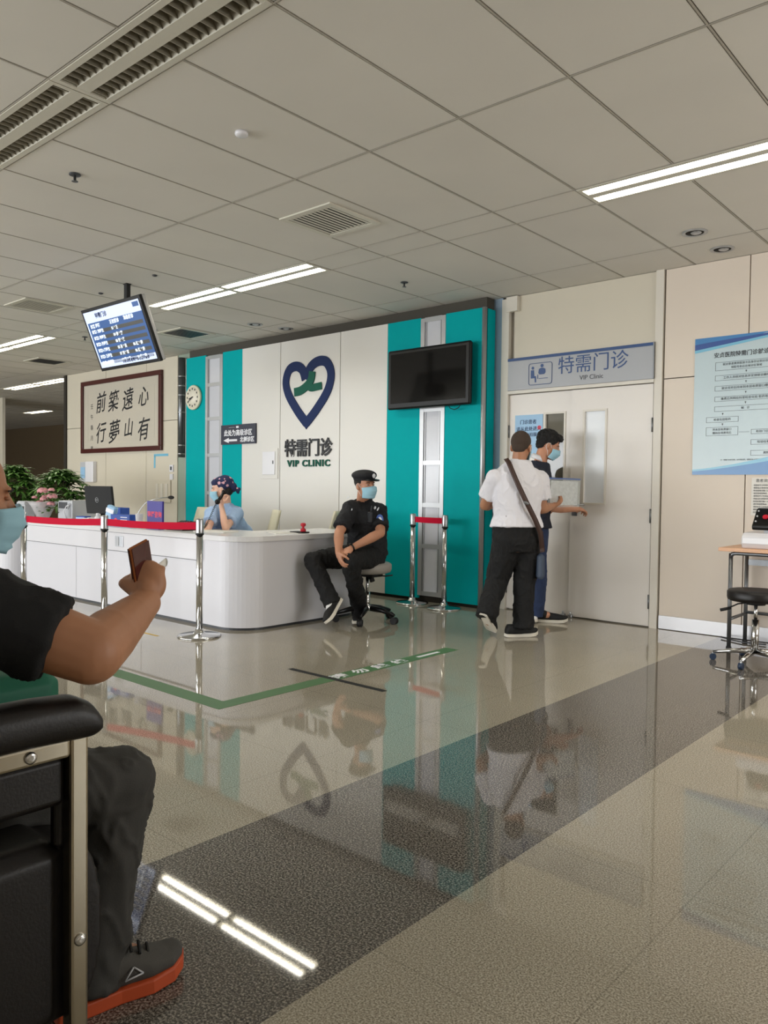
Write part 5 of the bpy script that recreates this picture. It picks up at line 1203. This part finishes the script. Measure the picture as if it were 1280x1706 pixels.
# ---- 4. nurse on the telephone ----------------------------------------------------
D4 = 7.42
J = dict(build=.86, pelvis=V((-6.17, 4.97, .56)), chest=P(374, 868, D4), neck=P(375, 840, D4), ak=.82)
J['shR'] = P(354, 856, D4-.14); J['shL'] = P(393, 856, D4-.02)
J['elL'] = P(376, 874+6, D4-.30); J['wrL'] = P(369, 843, D4-.22); J['elR'] = P(347, 880, D4-.30); J['wrR'] = P(345, 884, D4-.50)
J['hipR'] = J['pelvis']+V((-.09, -.02, -.02)); J['hipL'] = J['pelvis']+V((.08, .04, -.02))
J['knR'] = J['pelvis']+V((-.02, -.36, -.04)); J['knL'] = J['pelvis']+V((.18, -.36, -.04)); J['anR'] = J['knR']+V((0, .06, -.40)); J['anL'] = J['knL']+V((0, .06, -.40)); J['toeR'] = J['anR']+V((0, -.15, -.05)); J['toeL'] = J['anL']+V((0, -.15, -.05))
HF = Fr(P(369, 815, D4-.06), (-.62, -.76, -.20), (-.12, -.1, 1))
n4 = person_body(J, 'nurse in light blue uniform and floral cap holding a phone', K['skin2'],
    [dict(wrist=J['wrL'], d=P(369.5, 824, D4-.20)-J['wrL'], n=V((.1, .7, .1)), side=-1, curl=.7, k=.92), dict(wrist=J['wrR'], d=V((-.3, -.9, -.2)), n=V((0, 0, -1)), side=1, curl=.3, k=.9)], HF, hk=.93)
shirt(J, n4, K['blueuni'], .020, .62, folds(.006, (12, 12, 8), 12.0), hem=0, name='uniform_tunic')
trousers(J, n4, K['blueuni'], .006, None, name='uniform_trousers')
mask_on(HF, n4, .93); eyes(HF, n4, .93, True)
q = MB(); q.ell(HF.p(0, -.035, .045), (.082, .096, .082), HF.M(), 24, 16); q.ell(HF.p(0, .02, .07), (.068, .062, .045), HF.M()); q.ell(HF.p(0, -.10, .0), (.055, .05, .05), HF.M()); q.ell(HF.p(.01, -.155, -.03), (.03, .022, .018), HF.M()); q.ell(HF.p(-.02, -.145, -.045), (.016, .018, .03), HF.M()); remesh(q, 'floral_cap', K['capn'], n4, .005, 2, lambda c_: .004*noise.noise(c_*40))
q = MB(); q.ell(HF.p(0, -.055, -.02), (.068, .055, .055), HF.M()); remesh(q, 'hair', K['hair'], n4, .006, 2)
for s_ in 'RL': shoe(n4, V((J['an'+s_].x, J['an'+s_].y+.06, .0)), V((J['an'+s_].x, J['an'+s_].y-.17, .0)), m_='sock', voxel=.008)
hs_ = thing('telephone_handset', P(366, 838, D4-.30), 'black telephone handset held to the nurse\'s ear', 'handset')
a_ = HF.p(.094, .005, .0); b_ = HF.p(.075, .105, -.115)
a_ = P(374, 820, D4-.19); b_ = P(362.5, 836, D4-.28)
q = MB(); q.rcone(a_, b_, .014, .015); q.ell(a_, (.026, .026, .026)); q.ell(b_, (.025, .025, .025)); q.build('grip', K['black'], hs_)
q = MB(); c1 = b_; c2 = V((on(333, 4.1), 4.1, DZ+.02)); pts = []
for k in range(160):
    t_ = k/159; p = c1.lerp(c2, t_)+V((0, 0, -.10*math.sin(math.pi*t_)*t_)); a = k*1.0; pts.append(p+cR*.007*math.cos(a)+cU*.007*math.sin(a))
q.tube(pts, .0022, 5); q.build('coiled_cord', K['blackm'], hs_)

# ---- 5. seated man in the foreground ------------------------------------------------
J = dict(build=1.12, ak=1.0, pelvis=V((-1.80, .30, .53)), chest=V((-1.79, .48, .88)), neck=V((-1.775, .56, 1.005)))
J['shR'] = V((-1.56, .535, .94)); J['shL'] = V((-1.99, .56, .93))
J['elR'] = P(152, 1087, 1.49); J['wrR'] = P(243, 1005, 1.73); J['elL'] = V((-2.14, .52, .70)); J['wrL'] = V((-2.03, .70, .62))
J['hipR'] = V((-1.70, .36, .50)); J['hipL'] = V((-1.93, .36, .50)); J['knR'] = V((-1.625, .935, .475)); J['knL'] = V((-1.99, .93, .48)); J['anR'] = V((-1.62, .865, .075)); J['anL'] = V((-2.0, .88, .10)); J['toeR'] = V((-1.6, 1.05, .04)); J['toeL'] = V((-2.0, 1.05, .04))
HF = Fr(V((-1.77, .655, 1.118)), (.03, 1, -.10), (0, .02, 1))
tp = P(246, 965, 1.78)
q = MB(); q.loft(torso_rings(J), 28, .92)
sh, el, wr = J['shR'], J['elR'], J['wrR']
q.chain([sh, sh.lerp(el, .5), el, el.lerp(wr, .3), el.lerp(wr, .7), wr], [.070, .068, .061, .056, .043, .033]); arm(q, J['shL'], J['elL'], J['wrL'], 1.1)
for s_ in 'RL':
    leg(q, J['hip'+s_], J['kn'+s_], J['an'+s_]); q.rcone(J['chest'], J['sh'+s_], .085, .062); a = J['an'+s_]; q.rcone(a, a+(J['toe'+s_]-a)*.5, .034, .03)
q.chain([J['neck']-V((0, .02, .03)), HF.p(0, -.022, -.055)], [.068, .060]); head_prims(q, HF, 1.02)
# right fist round the phone: knuckles up, back of the hand to the camera
hd = (P(247, 950, 1.76)-wr).normalized()
hand_prims(q, wr+hd*.005, hd, cW*.95-cR*.25, side=1, curl=1.75, k=.98, thumb=1.3, spread=.0)
q.ell(wr+hd*.045+cW*.012, (.040, .026, .045), Fr((0, 0, 0), cW, hd).M())
hand_prims(q, J['wrL'], V((.2, .7, -.35)), V((.2, -.2, -1)), side=-1, curl=.4)
m5 = remesh(q, 'person', K['skin3'], None, .0045, 5, at=V((-1.80, .45, 0))); tag(m5, 'seated man in black T-shirt at the left edge holding up a phone', 'person')
def ex5(q_):
    q_.ell(J['shR']+V((.0, .0, .01)), (.08, .09, .075)); q_.tube([sh.lerp(el, .2), sh.lerp(el, .5), sh.lerp(el, .76)], [.085, .084, .084], 24)
shirt(J, m5, K['blacktee'], .022, .74, folds(.006, (9, 9, 7), 21.0), voxel=.007, hem=0, name='t_shirt', extra=ex5, shk=1.1)
trousers(J, m5, K['greytr'], .010, folds(.010, (8, 8, 6), 23.0), voxel=.007, k=1.05)
mask_on(HF, m5, 1.04, 'mask'); eyes(HF, m5, 1.02, True, 'skin3')
q = MB(); q.ell(HF.p(0, -.025, .045), (.08, .094, .086), HF.M(), 24, 16); remesh(q, 'hair', K['buzz'], m5, .006, 2)
socks(J, m5, 'blackm')
s5 = shoe(m5, V((-1.605, .775, .0)), V((-1.575, 1.07, .0)), m_='shoeg', sm='shoeo', sole_h=.032, k=1.12, top=.10, laces=True, voxel=.004); shoe(m5, V((-2.0, .82, .0)), V((-2.0, 1.11, .0)), m_='shoeg', sm='shoeo', k=1.1)
Fs = Fr(V((-1.605, .775, 0)), V((.03, .295, 0)), (0, 0, 1))
q = MB(); tri = [Fs.p(.052, .135, .055), Fs.p(.046, .158, .075), Fs.p(.052, .178, .057)]
for i, j in ((0, 1), (1, 2), (2, 0)): q.tube([tri[i], tri[j]], .002, 6)
l_ = q.build('triangle_mark', K['greyb'], m5); l_.parent = s5; l_.location = world(m5)-world(s5)
# phone and folded paper in the fist
ph = thing('mobile_phone', P(233, 935, 1.76), 'copper-edged mobile phone held up in the seated man\'s fist', 'phone')
cU_ = (P(226, 906, 1.74)-P(236, 962, 1.76)).normalized(); Fp = Fr(P(236, 942, 1.755), (cR*.955-cW*.28), cU_)
Mx = Matrix.Translation(Fp.o) @ Fp.M().to_4x4()
MB().box(-.036, -.005, -.07, .036, .005, .052, .004, Mx).build('body', K['copper'], ph, .0015); MB().box(-.0335, .005, -.066, .0335, .006, .049, 0, Mx).build('screen', K['phoneb'], ph); MB().box(-.0335, -.006, -.066, .0335, -.005, .049, 0, Mx).build('back_glass', K['phoneb'], ph)
pa = MB(); a = P(252, 955, 1.76); vs = []
for i in range(6):
    for k in range(10):
        an_ = 2*math.pi*k/10; c_ = a.lerp(P(276, 937, 1.83), i/5); vs.append(c_+cU*.008*math.sin(an_)*(1+.3*i/5)+cW*.018*math.cos(an_))
pa.add(vs, [(i*10+k, i*10+(k+1) % 10, (i+1)*10+(k+1) % 10, (i+1)*10+k) for i in range(5) for k in range(10)]+[tuple(reversed(range(10))), tuple(50+k for k in range(10))], True)
tag(pa.build('folded_paper', K['paper'], at=a), 'small rolled white paper slip held with the phone', 'paper')
gb = MB(); gb.box(-1.95, .66, .575, -1.735, .865, .725, .03); remesh(gb, 'lap_bag', K['bag'], None, .008, 6, at=V((-1.72, .77, .54))); tag(bpy.data.objects['lap_bag'], 'green bag on the lap of the foreground man', 'bag')

# armchair
ac = thing('waiting_armchair', (-1.75, .42, 0), 'black leather armchair with chrome tube frame in the foreground', 'armchair')
def side(xo, s_):
    # outer face at x = xo; s_ = +1 for the side nearest the camera
    tw = .036; x = xo-s_*tw/2
    yF, yB = .742, -.06; zt, zb = .676, .06
    fr = MB(); fr.box(x-tw/2, yF-tw, zb, x+tw/2, yF, zt); fr.box(x-tw/2, yB, zt-tw, x+tw/2, yF-tw, zt); fr.box(x-tw/2, yB, zb, x+tw/2, yF-tw, zb+tw); fr.box(x-tw/2, yB-tw, zb, x+tw/2, yB, zt)
    fr.build('side_frame', K['bronze'], ac, .006)
    for y, z in ((.63, zt-tw/2), (yF-tw/2, .285)):
        q = MB(); q.lathe([(.0115, 0), (.0115, .003), (.008, .006), (.004, .006)], (xo, y, z), 16, 'x') if s_ > 0 else q.lathe([(.0115, 0), (.0115, -.003), (.008, -.006)], (xo, y, z), 16, 'x'); q.build('screw', K['chrome'], ac)
    for y in (yF-tw/2, yB-tw/2): MB().cyl((x, y, 0), (x, y, zb), .015, 14).build('foot', K['rubber'], ac)
    q = MB(); q.loft([(V((x, y_, .716+dz)), V((.050, 0, 0)), V((0, 0, hz))) for y_, dz, hz in ((yB-.02, 0, .03), (yB+.05, .0, .042), (.30, .0, .043), (.64, 0, .043), (.715, -.004, .042), (.745, -.012, .034), (.757, -.018, .018))], 24, .8)
    remesh(q, 'arm_pad', K['leather'], ac, .006, 4)
    q = MB(); q.box(x-s_*.02-.02, yB+.01, .545, x-s_*.02+.02, yF-tw-.0, zt-tw, .01); q.build('side_panel', K['leather'], ac, .006)
    q = MB(); q.box(x-s_*.055, yF-tw-.01, .45, x-s_*.02, yF+.012, zt-.002, .01); q.build('front_padding', K['leather'], ac, .006)
side(-1.395, 1); side(-2.14, -1)
q = MB(); q.box(-2.11, -.04, .10, -1.43, .72, .47, .03); q.loft([(V((x_, .72, .285)), V((0, .075, 0)), V((0, 0, .17))) for x_ in (-2.10, -1.44)], 24, .8); remesh(q, 'seat', K['leather'], ac, .008, 5)
q = MB(); q.box(-2.10, -.16, .10, -1.435, -.03, 1.02, .04); remesh(q, 'backrest', K['leather'], ac, .01, 5)
